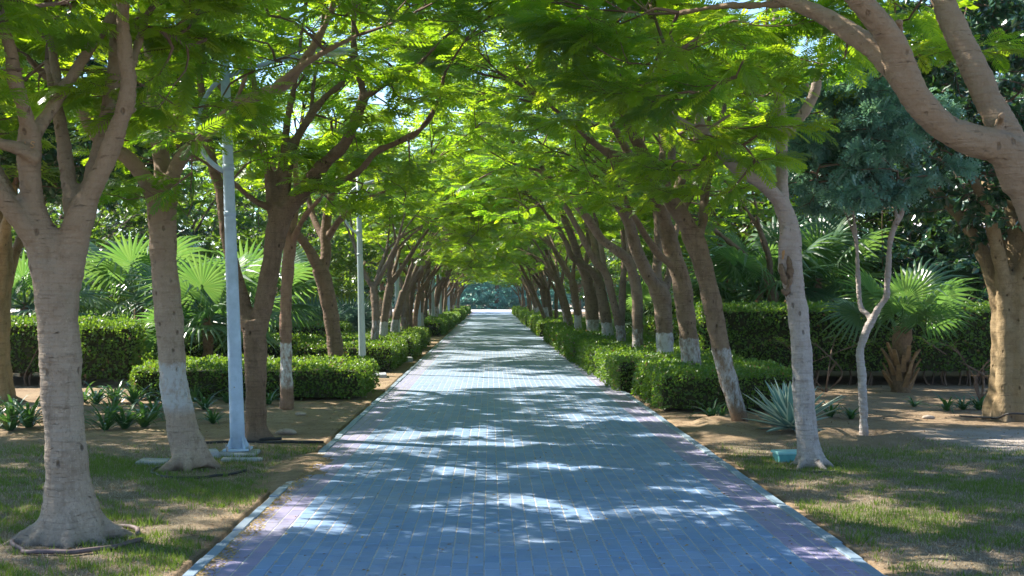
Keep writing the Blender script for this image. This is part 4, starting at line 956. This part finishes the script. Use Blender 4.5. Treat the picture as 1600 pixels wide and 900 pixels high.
# ------------------------------------------------------------------ fan palms
def frond_mesh(mat, seed, nseg=30, span=300, droop=.35, pet=.75):
    r = random.Random(seed); V, F, A = [], [], []
    def strip(sts):
        k0 = len(V)
        for (l, c, rr_) in sts: V.extend([l, c, rr_])
        for q in range(len(sts) - 1):
            a = k0 + q * 3; F.extend([[a, a + 3, a + 4, a + 1], [a + 1, a + 4, a + 5, a + 2]])
    gap = math.radians(span) / nseg
    for s in range(nseg):
        th = (s + .5 - nseg / 2) * gap; R0 = (1 - .18 * abs(th) / 2.6) * r.uniform(.93, 1.04); c, sn = math.cos(th), math.sin(th); sts = []
        dr = droop * r.uniform(.6, 1.5)
        for t in (.04, .25, .48, .7, .88, 1.0):
            rad = t * R0; w = gap * .5 * min(rad, .46 * R0) * (1 if t <= .48 else max(.03, 1 - ((t - .48) / .52) ** 1.2) * 1.05)
            z = -.10 * rad * abs(th) / 1.6 - (dr * (t - .45) ** 2 * 1.6 if t > .45 else 0)
            p = np.array([c * rad, sn * rad, z]); tv = np.array([-sn, c, 0]) * w; fold = np.array([0, 0, .35 * w])
            sts.append((p - tv, p + fold, p + tv))
        strip(sts)
    V = [np.array(v) + np.array([pet, 0, 0]) for v in V]
    nleaf = len(F)
    b = tube(np.array([[0, 0, 0], [pet * .5, 0, .03], [pet + .06, 0, 0]]), [.022, .015, .010], 6, caps=False)
    k = len(V); V = np.vstack([np.array(V), b[0]]); F = np.vstack([np.array(F), b[1] + k])
    return mk_mesh('frond', V, [F], [mat], None, np.concatenate([np.repeat([r.random() for _ in range(nseg)], 10), np.full(len(b[1]), .9)]))
FG = [frond_mesh(M['palm'], 1), frond_mesh(M['palm'], 2, 26, 270, .7, .9)]
FB = [frond_mesh(M['palm_blue'], 3, 34, 320, .08, .55)]
def palm(x, y, h, nf, size, label, fm, seed, boots=False, elev=(-25, 78), stem_r=.11):
    r = random.Random(seed); root = empty('fan_palm', (x, y, GZ), label, 'fan palm', 'fan palms')
    b = MB(); pts = np.array([[0, 0, -.05], [r.gauss(0, .02), r.gauss(0, .02), h * .5], [r.gauss(0, .04), r.gauss(0, .04), h]]); sp = spline(pts, .05)
    b.tube(sp, np.linspace(stem_r * 1.15, stem_r * .9, len(sp)), 12, wob=.12); b.build('stem', M['palm_stem'], root, smooth=True)
    for k in range(nf):
        az = k * 2.39996 + r.uniform(-.25, .25); f = (k + .5) / nf; el = math.radians(elev[1] + (elev[0] - elev[1]) * f ** .8 + r.gauss(0, 5))
        o = link('frond', fm[k % len(fm)], root, (math.cos(az) * stem_r * .6, math.sin(az) * stem_r * .6, h - .12 * f))
        o.rotation_mode = 'XYZ'; o.rotation_euler = (r.gauss(0, .25), -el, az); s = size * r.uniform(.85, 1.1) * (.8 if f < .15 else 1); o.scale = (s, s, s)
    if boots:
        V = []; w0, w1 = .055, .03
        bm = MB(); bm.add([[0, -w0, 0], [0, w0, 0], [.03, w0, 0], [.03, -w0, 0], [.14, -w1, .30], [.14, w1, .30], [.165, w1, .29], [.165, -w1, .29]], [[0, 1, 2, 3], [4, 7, 6, 5], [0, 4, 5, 1], [3, 2, 6, 7], [1, 5, 6, 2], [0, 3, 7, 4]])
        me = bm.build('leaf_base', M['boot'], link_it=False)
        for k in range(26):
            az = k * 2.4; z = .04 + .55 * k / 26; o = link('leaf_base', me, root, (math.cos(az) * (stem_r - .03), math.sin(az) * (stem_r - .03), z)); o.rotation_euler = (0, r.uniform(-.1, .25), az)
    return root
def gx_(px, Y): return (px - 766) / F_PX * Y
palm(gx_(198, 26), 26, .45, 12, .62, 'young bright green fan palm behind the second left tree, lit from behind', FG[:1], 1, elev=(5, 80))
palm(gx_(215, 29.5), 29.5, 1.75, 18, 1.3, 'taller fan palm with pale drooping fronds behind the young bright one', FG, 2)
palm(gx_(40, 27), 27, 1.55, 15, 1.1, 'fan palm with pale fronds at the left edge behind the nearest trunk', FG, 3)
palm(gx_(325, 27.5), 27.5, 1.25, 20, 1.15, 'bushy fan palm left of the blue lamp post', FG, 4)
palm(gx_(388, 31), 31, 1.5, 16, 1.2, 'fan palm half hidden by the blue lamp post and twin stemmed tree', FG, 5)
palm(gx_(488, 37), 37, .55, 13, 1.0, 'bluish fan palm with stiff round fronds, beside the slim whitewashed tree', FB, 6, elev=(10, 85))
palm(gx_(545, 40), 40, .6, 12, 1.0, 'bluish fan palm right of the leaning Y forked tree', FB, 7, elev=(10, 80))
palm(gx_(1408, 22.6), 22.6, 1.15, 11, .85, 'fan palm with orange old leaf bases in front of the tall hedge', FG, 8, boots=True, stem_r=.17, elev=(22, 82))
palm(gx_(1185, 29.5), 29.5, 1.9, 18, 1.3, 'fan palm with cut looking fronds behind the leaning whitewashed trunk', FG, 9)
palm(gx_(1130, 31), 31, 1.6, 14, 1.1, 'fan palm farther back, left of the other right palms', FG, 10)
palm(gx_(1275, 30), 30, 2.1, 18, 1.3, 'fan palm just right of the pale wounded trunk', FG, 11)
palm(gx_(1330, 33), 33, 1.6, 14, 1.2, 'fan palm behind the feathery tree', FG, 12)
palm(gx_(1470, 31), 31, 1.5, 14, 1.1, 'fan palm under the big dark fig crown', FG, 13)
palm(gx_(1000, 42), 42, 1.1, 13, 1.0, 'fan palm glimpsed between the right row trunks', FG, 14)

# ------------------------------------------------------------------ ground plants
def strap_mesh(seed, n, L, w, mat, up=.9, stiff=False):
    r = random.Random(seed); V, F, rn = [], [], []
    for q in range(n):
        az = q * 2.4 + r.uniform(-.4, .4); l = L * r.uniform(.6, 1.1); el = math.radians(r.uniform(35, 80)); ww = w * r.uniform(.7, 1.1); k0 = len(V); p = np.array([math.cos(az) * .02, math.sin(az) * .02, 0.]); e = el
        for t in range(6):
            f = t / 5; wd = ww * (.7 + .6 * f - 1.28 * f ** 2.2) * .5; s = np.array([-math.sin(az), math.cos(az), 0]) * max(wd, .001)
            V += [p - s + np.array([0, 0, .3 * wd]), p, p + s + np.array([0, 0, .3 * wd])]; d = np.array([math.cos(az) * math.cos(e), math.sin(az) * math.cos(e), math.sin(e)]); p = p + d * l / 5; e -= math.radians(r.uniform(8, 24)) * (.4 if stiff else 1)
        for t in range(5):
            a = k0 + t * 3; F += [[a, a + 3, a + 4, a + 1], [a + 1, a + 4, a + 5, a + 2]]
        rn += [r.random()] * 10
    return mk_mesh('foliage', np.array(V), [np.array(F)], [mat], None, rn)
LM = [strap_mesh(k, 24, .50, .055, M['lily']) for k in range(4)]
lily_pos = [(15, 672, 1.2), (45, 668, 1.25), (95, 668, 1.2), (20, 655, 1.1), (-15, 665, 1.2), (165, 672, 1.0), (195, 670, 1.15), (225, 668, 1.1), (175, 652, 1.0), (240, 655, 1.0), (150, 632, 1.1), (180, 630, 1.1), (210, 632, 1.15), (235, 625, 1.1), (130, 628, 1.1), (320, 640, .9), (333, 662, .75), (303, 628, 1), (355, 630, .7), (420, 632, .8), (262, 640, 1.0)]
for k, (px, py, s) in enumerate(lily_pos):
    Y = 3390 / (py - 462)
    r = empty('lily_plant', (gx_(px, Y), Y, ground_z(gx_(px, Y), Y) - .01), ('dark strap leaved lily clump around the nearest left trunk' if px < 110 else 'dark strap leaved lily clump between the two nearest left trunks, front row' if py > 645 else 'dark strap leaved lily clump between the two nearest left trunks, back row') if px < 245 else {320: 'upright strap leaved clump right of the patchy whitewashed trunk', 333: 'little spiky clump just left of the blue lamp post foot', 303: 'strap leaved clump touching the right side of the patchy whitewashed trunk', 355: 'small strap leaved tuft behind the blue lamp post', 420: 'strap leaved tuft between the twin stemmed and the thin whitewashed tree', 262: 'strap leaved clump behind the patchy whitewashed trunk'}[px], 'lily plant', 'strap leaved lilies', R.uniform(0, 6), s * 1.05); link('foliage', LM[k % 4], r)
for k, (px, py, s, lb) in enumerate([(1112, 652, .9, 'pale upright strap leaves left of the leaning whitewashed trunk'), (1128, 655, .6, 'short tuft touching the leaning whitewashed trunk'), (1330, 655, .8, 'yellowish strap leaved clump left of the slender wavy trunk'), (1298, 652, .8, 'dark strap leaved clump behind the agave'), (1428, 636, .6, 'single dark strap leaved tuft before the tall hedge'), (1480, 642, .85, 'strap leaved clump left of the ochre fluted trunk'), (1505, 640, .85, 'second strap leaved clump nearer the ochre fluted trunk'), (1530, 640, .9, 'strap leaved clump touching the ochre fluted trunk')]):
    Y = 3390 / (py - 462); r = empty('lily_plant', (gx_(px, Y), Y, float(ground_z(gx_(px, Y), Y)) - .01), lb, 'lily plant', 'strap leaved lilies', R.uniform(0, 6), s); link('foliage', LM[k % 4], r)

# variegated agave
def agave_leaf():
    V, F, E = [], [], []
    p = np.array([0., 0, 0]); e = 0.0
    for t in range(9):
        f = t / 8; w = .056 * (.75 + 1.0 * f - 1.72 * f ** 2.0) + .001
        for u in (-1, -.55, 0, .55, 1): V.append([p[0], u * w, p[2] + .45 * w * u * u]); E.append(abs(u))
        p = p + np.array([math.cos(e), 0, math.sin(e)]) * .6 / 8; e += .02 - .05 * f
    for t in range(8):
        for u in range(4): a = t * 5 + u; F.append([a, a + 5, a + 6, a + 1])
    return mk_mesh('leaf', V, [F], M['agave'], smooth=True, attrs={'edge': E})
al = agave_leaf(); Y = 15.9; r = empty('agave', (gx_(1237, Y), Y, float(ground_z(gx_(1237, Y), Y))), 'spiky variegated agave with blue green cream edged leaves behind the wounded trunk', 'agave')
for k in range(58):
    f = (k + .5) / 58; el = math.radians(84 - 92 * f ** .9 + R.gauss(0, 4)); az = k * 2.39996 + R.gauss(0, .1)
    o = link('leaf', al, r, (math.cos(az) * .03, math.sin(az) * .03, .05)); o.rotation_euler = (R.gauss(0, .1), -el, az); s = R.uniform(.9, 1.15) * (.85 + .25 * math.sin(f * 3)); o.scale = (s, s, s)

# shrubs at the foot of the tall right hedge
for px, Y, lb in ((1290, 22.4, 'bare stemmed little shrub left of the slender wavy trunk'), (1532, 20.5, 'small yellowish twiggy shrub before the tall hedge')):
    o = base(px, Y); r0 = random.Random(px)
    limbs = [(np.array([[0, 0, -.05, .02], [.05, 0, .3, .018], [r0.gauss(0, .1), 0, .55, .014]]), False)] + [(np.array([[0, 0, 0, .014], [r0.gauss(0, .2), r0.gauss(0, .1), .35, .012], [r0.gauss(0, .35), r0.gauss(0, .2), .75, .009]]), True) for _ in range(4)]
    make_tree('shrub', lb, 'shrub', o, limbs, M['twig'], Crown(int(px), SPRIG, M['hedge_leaf'], (.08, .14), 6, .3, .3, .4), voxel=.012, level=1, L=.3)

# ------------------------------------------------------------------ things lying on the ground
def hose(label, pts, rad, mat, closed=False):
    A = np.array(pts, float)
    sp = spline(A, .04); sp[:, 2] = ground_z(sp[:, 0], sp[:, 1]) + rad * .8 + sp[:, 2]
    b = MB(); b.tube(sp, rad, 8); return tag(b.build('garden_hose', mat, smooth=True), label, 'hose', 'irrigation hoses')
def ring(cx, cy, rx, ry, a0, a1, n=18, lift=0.0, jit=.015):
    return [(cx + rx * math.cos(a) + R.gauss(0, jit), cy + ry * math.sin(a) + R.gauss(0, jit), lift * abs(math.sin(a * 1.3))) for a in np.linspace(a0, a1, n)]
c = base(125, 8.9); hose('purplish brown hose coiled round the foot of the nearest left tree', ring(c[0] + .03, 8.85, .43, .50, -.15, -3.9, 16, .01) + ring(c[0] + .02, 8.87, .38, .43, -3.9, -6.1, 10, .02), .017, M['rubber_brown'])
c = base(320, 12.6); hose('black hose looped round the foot of the patchy whitewashed tree', ring(c[0], 12.45, .45, .62, 2.5, 6.1, 18), .013, M['rubber_black'])
c = base(1262, 12.6); hose('black hose ring around the pale wounded trunk', ring(c[0], 12.65, .33, .42, 2.2, 8.2, 22), .009, M['rubber_black'])
hose('black pipe lying on soil behind the blue lamp post base', [(gx_(330, 15), 14.6, 0), (gx_(400, 14.8), 14.7, 0), (gx_(450, 14.6), 14.65, .01), (gx_(503, 14.6), 14.75, 0)], .016, M['rubber_black'])
hose('second black pipe beside the foot of the twin stemmed tree', [(gx_(385, 15), 14.98, 0), (gx_(410, 15), 15.0, .0), (gx_(440, 15), 15.0, .01)], .018, M['rubber_black'])
hose('black hose trailing over roots of the ochre fluted trunk', [(gx_(1500, 18), 18.0, 0), (gx_(1540, 17.6), 17.3, .03), (gx_(1575, 17), 16.95, .12), (gx_(1620, 17), 17.0, .1)], .014, M['rubber_black'])

b = MB(); b.box((0, 0, 0), (.27, .20, .10)); root = empty('valve_box', (gx_(1234, 13.1), 13.15, GZ + .03), 'teal plastic valve box beside the pale wounded trunk', 'valve box', rotz=.12)
b.build('box', M['valve'], root); b = MB(); b.box((0, 0, .06), (.30, .23, .025), bevel=.006); b.build('lid', M['valve_lid'], root)
def slab(label, x, y, d, rz, z=0.0, nm='concrete_slab'):
    b = MB(); b.box((0, 0, 0), d, bevel=.012); o = b.build(nm, M['concrete'], loc=(x, y, float(ground_z(x, y)) + z)); o.rotation_euler = (R.gauss(0, .02), R.gauss(0, .02), rz); return tag(o, label, 'concrete slab', 'broken concrete pieces')
slab('pale flat concrete slab left of the patchy whitewashed tree', gx_(240, 13.0), 13.0, (.30, .34, .06), .06, .0)
slab('concrete footing under the blue lamp post', gx_(372, 13.6), 13.66, (.40, .42, .07), .05, .0)
slab('concrete lump between the patchy tree and the lamp post', gx_(326, 13.5), 13.5, (.20, .25, .08), .3, .03)
slab('long concrete piece in front of the blue lamp post', gx_(375, 13.05), 13.15, (.42, .10, .05), .09, .01)
slab('flat concrete footing of the grey green lamp post', gx_(575, 26.5), 26.6, (.75, .55, .07), .1, .03)
slab('small concrete block beside the left hedge past the grey green lamp post', gx_(634, 33), 32.8, (.35, .3, .14), .2, .05)
def stone(label, x, y, s):
    b = MB(); g = np.random.default_rng(int(x * 100) % 97); P = np.array([[-s, 0, 0], [-s * .6, 0, .1 * s], [0, 0, .25 * s], [s * .6, 0, .1 * s], [s, 0, 0]]); V, Q_, T_ = tube(P, [s * .1, s * .5, s * .62, s * .45, s * .08], 9, wob=.2); V[:, 2] *= .6
    b.add(V, Q_, T_); o = b.build('stone', M['stone'], smooth=True, loc=(x, y, float(ground_z(x, y)) + s * .15)); return tag(o, label, 'stone', 'loose stones')
stone('flat brownish stone right of the twin stemmed tree foot', gx_(447, 15.6), 15.6, .13)
stone('rounded stone on bare soil before the boot trunk palm', gx_(1451, 17.6), 17.6, .09)
stone('small stone beside the left hedge end', gx_(598, 22), 22.3, .07)
stone('pale stone by the foot of the slim whitewashed tree', gx_(470, 18), 18.0, .08)

# ------------------------------------------------------------------ turf, litter
def blades(name, n, mask, zone, h, w, mat, label, seed, lean=.5):
    g = np.random.default_rng(seed); x = g.uniform(zone[0], zone[1], n); y = zone[2] + (zone[3] - zone[2]) * g.random(n) ** 1.15
    keep = mask(x, y) > g.random(n); x, y = x[keep], y[keep]; n = len(x); z = ground_z(x, y)
    a = g.uniform(0, 6.283, n); hh = h * g.uniform(.5, 1.3, n); ww = w * g.uniform(.6, 1.3, n); ld = g.uniform(0, 6.283, n); le = lean * np.abs(g.normal(0, 1, n)) * hh
    sx, sy = np.cos(a) * ww, np.sin(a) * ww
    V = np.stack([np.stack([x - sx, y - sy, z - .004], -1), np.stack([x + sx, y + sy, z - .004], -1), np.stack([x + np.cos(ld) * le, y + np.sin(ld) * le, z + hh], -1)], 1).reshape(-1, 3)
    return tag(link(name, mk_mesh(name, V, [np.arange(3 * n).reshape(-1, 3)], mat, None, g.random(n))), label, kind='stuff')
m1 = lambda x, y: np.clip(.34 + 1.3 * vnoise(x, y, 1.9, 5) + 1.1 * vnoise(x, y, 11, 6), 0, 1) * np.clip((14.6 - y) / 1.5, 0, 1)
m2 = lambda x, y: np.clip(.75 + .5 * vnoise(x, y, 1.9, 9), .15, 1) * np.clip((15 - y) / 1.2, 0, 1)
def notrunk(f): return f
GL, GR = (-6.2, -1.93, 6.8, 14.6), (2.46, 8.2, 6.8, 14.8)
blades('green_grass', 110000, m1, GL, .045, .004, M['grass_green'], 'patchy short green grass on the left verge', 1)
blades('green_grass', 130000, m1, GR, .045, .004, M['grass_green'], 'patchy short green grass on the right verge', 2)
blades('dry_grass', 70000, m2, GL, .022, .0035, M['grass_dry'], 'dry straw coloured grass on the left verge', 3, 1.4)
blades('dry_grass', 110000, m2, GR, .022, .0035, M['grass_dry'], 'dry straw coloured grass on the right verge', 4, 1.4)
mt = lambda x, y: np.clip(vnoise(x, y, 7.3, 12) + .8 * vnoise(x, y, 3.1, 15) - .85, 0, 1) * 2.2 * np.clip((14.4 - y) / 1.0, 0, 1)
blades('grass_tufts', 60000, mt, GL, .075, .005, M['grass_green'], 'taller fresh grass tufts on the left verge', 21, .7)
blades('grass_tufts', 90000, mt, GR, .075, .005, M['grass_green'], 'taller fresh grass tufts on the right verge', 22, .7)
def litter(name, n, zone, mat, label, seed, size=(.012, .035), z=None, mask=None):
    g = np.random.default_rng(seed); x = g.uniform(zone[0], zone[1], n); y = zone[2] + (zone[3] - zone[2]) * g.random(n) ** 1.3
    if mask is not None: k = mask(x, y) > g.random(n); x, y = x[k], y[k]; n = len(x)
    zz = ground_z(x, y) + .008 if z is None else np.full(n, z)
    P = np.stack([x, y, zz], -1); D = unit(np.stack([g.normal(0, 1, n), g.normal(0, 1, n), g.normal(0, .12, n)], -1)); N = unit(np.stack([g.normal(0, .3, n), g.normal(0, .3, n), np.ones(n)], -1))
    V, F = scatter(KITE[0] - np.array([.5, 0, 0]), KITE[1], frames(D, N), P, g.uniform(size[0], size[1], n))
    return tag(link(name, mk_mesh(name, V, [F], mat, None, g.random(n))), label, kind='stuff')
litter('leaf_litter', 9000, (-7, -1.95, 7, 30), M['litter'], 'brown dead leaves scattered on the left soil', 11)
litter('leaf_litter', 11000, (2.45, 9, 7, 30), M['litter'], 'brown dead leaves scattered on the right soil', 12)
litter('chaff', 7000, (-1.74, -1.5, 7.3, 13), M['chaff'], 'yellow dry chaff gathered along the left kerb', 13, (.010, .028), .004, lambda x, y: np.clip((-1.6 - x) / .14 + .35 * vnoise(x, y, 5, 8), 0, 1))
litter('chaff', 2600, (1.9, 2.28, 7.3, 22), M['chaff'], 'dry chaff and dust gathered along the right kerb', 15, (.007, .018), .004, lambda x, y: np.clip((x - 2.12) / .14 + .35 * vnoise(x, y, 5, 8), 0, 1))
litter('leaf_litter', 1500, (-1.7, 2.2, 7.4, 26), M['litter'], 'brown leaflets and twig bits scattered on the pavers', 16, (.008, .03), .004)
litter('fallen_leaflets', 420, (-1.6, 2.2, 7.5, 24), M['chaff'], 'small yellow leaflets fallen on the pavers', 14, (.012, .035), .004)

# ------------------------------------------------------------------ background beyond the rows
def leafy(name, label, cat, x, y, h, rad, seed, leafmat, bark, n=60, group=None, lsize=(.15, .25), trunk_r=.16, zc=None, tmpl=KITE, leaves=16):
    r = random.Random(seed); o = (x, y, GZ); limbs = [(np.array([[0, 0, -.1, trunk_r * 1.2], [r.gauss(0, .1), 0, h * .25, trunk_r], [r.gauss(0, .2), r.gauss(0, .2), h * .55, trunk_r * .6]]), False)]
    top = limbs[0][0][-1, :3]
    for q in range(5):
        a = q * 1.3 + r.random(); limbs.append((np.array([[*(top * .8), trunk_r * .5], [top[0] + math.cos(a) * rad * .35, top[1] + math.sin(a) * rad * .35, h * .68, trunk_r * .35], [top[0] + math.cos(a) * rad * .6, top[1] + math.sin(a) * rad * .6, h * .8, trunk_r * .2]]), True))
    zc = zc or h * .66; sp = []
    for k in range(n):
        v = unit(np.array([r.gauss(0, 1), r.gauss(0, 1), r.gauss(0, 1)])); rr = r.uniform(.3, 1) ** .5; sp.append(np.array([x, y, zc]) + v * rr * np.array([rad, rad, (h - zc) * 1.0]))
    return make_tree(name, label, cat, o, limbs, bark, Crown(seed, tmpl, leafmat, lsize, leaves, .3, 1.0, .2, .7), voxel=.06, group=group, level=2, L=rad * .35, sprays=sp, spray_l=rad * .28)
def dup(root, loc, rotz, sc, label): return copy_tree(root, loc, rotz, sc, label, root.get('group'))
BGG = 'broad trees behind the tree rows'
bt = leafy('background_tree', 'dense dark tree behind the left palms', 'tree', -12.5, 38, 7.5, 3.0, 501, M['ficus_leaf'], M['bark_brown'], 130, BGG, zc=4.0)
bt2 = leafy('background_tree', 'sunlit yellow green tree behind the left palms', 'tree', -7.6, 45, 7.0, 2.8, 502, M['hedge_leaf'], M['bark_brown'], 120, BGG, zc=4.0)
for k, (x, y, s, a, t) in enumerate([(-8.2, 58, 1.1, 1, 0), (-9, 72, 1.2, 2, 1), (-8.5, 88, 1.3, 3, 0), (-9, 106, 1.4, 4, 1), (-9, 126, 1.4, 5, 0), (9.5, 36, 1.0, 2, 0), (8.0, 44, 1.1, 3, 1), (13.5, 32, 1.05, 1, 0), (9, 58, 1.2, 4, 0), (9, 74, 1.2, 5, 1), (9, 92, 1.3, 0, 0), (9, 112, 1.4, 1, 1), (17, 40, 1.2, 3, 0), (-19, 60, 1.3, 1, 0), (-14, 85, 1.3, 2, 1), (11.5, 29.5, 1.0, 4, 0), (15.5, 33, 1.35, 2, 0), (9.3, 33.5, 1.05, 5, 1), (-10.8, 33, .62, 2, 1), (-14, 30, .75, 4, 1), (-11.5, 46, .8, 1, 1), (-6.9, 52, .8, 3, 1), (-9.2, 39, .95, 5, 1)]):
    side = 'left' if x < 0 else 'right'
    dup((bt, bt2)[t], (x, y, GZ), a, s, by_lamp(('dark' if t == 0 else 'yellow green') + f' broad tree {"far" if abs(x) > 11 else "close"} behind the {side} tree row', y))
def wood(label, x0, y0, x1, y1, h, n, seed, mat):
    g = np.random.default_rng(seed); t = g.random(n); u = g.random(n); x = x0 + (x1 - x0) * t; y = y0 + (y1 - y0) * t; L = math.hypot(x1 - x0, y1 - y0)
    hh = h * (.72 + .18 * np.sin(t * L * .45 + seed) + .10 * np.sin(t * L * 1.1 + 2 * seed)); z = hh * u ** .8
    dep = 3.0 * np.sqrt(np.clip(1 - (z / hh) ** 2, 0, 1)) * (.7 + .3 * np.sin(t * L * .9)) ; nx_, ny_ = (y0 - y1) / L, (x1 - x0) / L
    s_ = np.sign(nx_ * x0 + ny_ * (y0 - 60)); off = -s_ * dep * g.uniform(.35, 1, n); P = np.stack([x + nx_ * off, y + ny_ * off, z], -1)
    V, F = scatter(KITE[0], KITE[1], frames(unit(g.normal(0, 1, (n, 3))), unit(g.normal(0, .8, (n, 3)) + np.array([-nx_ * s_, -ny_ * s_, .6]))), P, g.uniform(.55, 1.0, n))
    return tag(link('far_wood', mk_mesh('far_wood', V, [F], mat, None, g.random(n))), label, kind='stuff')
wood('far mass of bluish trees beyond the park', -90, 190, 90, 190, 12, 34000, 1, M['far_hazed_leaf'])
wood('far mass of trees on the left side', -52, 60, -70, 190, 11, 20000, 2, M['hedge_leaf'])
wood('far mass of trees on the right side', 48, 40, 75, 190, 10, 22000, 3, M['ficus_leaf'])
ft = leafy('distant_tree', 'bluish green tree closing the far end of the path', 'tree', .8, 158, 11, 4.2, 511, M['far_hazed_leaf'], M['bark_brown'], 260, 'bluish trees at the far end', (.2, .36), .25, 4.0)
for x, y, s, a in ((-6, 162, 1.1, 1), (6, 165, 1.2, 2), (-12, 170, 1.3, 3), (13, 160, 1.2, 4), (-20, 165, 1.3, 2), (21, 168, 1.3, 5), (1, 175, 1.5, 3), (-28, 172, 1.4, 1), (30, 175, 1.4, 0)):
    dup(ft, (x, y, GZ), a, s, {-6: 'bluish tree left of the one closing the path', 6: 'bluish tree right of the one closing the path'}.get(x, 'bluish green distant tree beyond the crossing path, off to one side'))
# white building glimpsed at the right, with windows
b = empty('building', (36, 78, GZ), 'white building glimpsed far off under the fig crown', 'building')
w = MB(); w.box((0, 0, 3.2), (22, 9, 6.4)); w.build('wall', M['white_wall'], b); w = MB(); w.box((0, 0, 6.55), (22.6, 9.6, .3)); w.build('roof', M['roof'], b)
for fl in range(2):
    for k in range(7):
        w = MB(); w.box((-9 + k * 3, -4.53, 1.7 + fl * 3), (1.5, .06, 1.5)); f = w.build('window', M['roof'], b); w = MB(); w.box((-9 + k * 3, -4.57, 1.7 + fl * 3), (1.3, .04, 1.3)); w.build('pane', M['window'], f)
# ------------------------------------------------------------------ faint air
hm = bpy.data.materials.new('air'); hm.use_nodes = True; hn = hm.node_tree; hn.nodes.clear()
pv = hn.nodes.new('ShaderNodeVolumePrincipled'); pv.inputs['Color'].default_value = (.82, .92, 1, 1); pv.inputs['Density'].default_value = .00022; pv.inputs['Anisotropy'].default_value = .3
ho = hn.nodes.new('ShaderNodeOutputMaterial'); hn.links.new(pv.outputs[0], ho.inputs['Volume'])
b = MB(); b.box((0, 420, 10.25), (820, 1000, 23.5)); o = b.build('haze', hm); tag(o, kind='stuff')
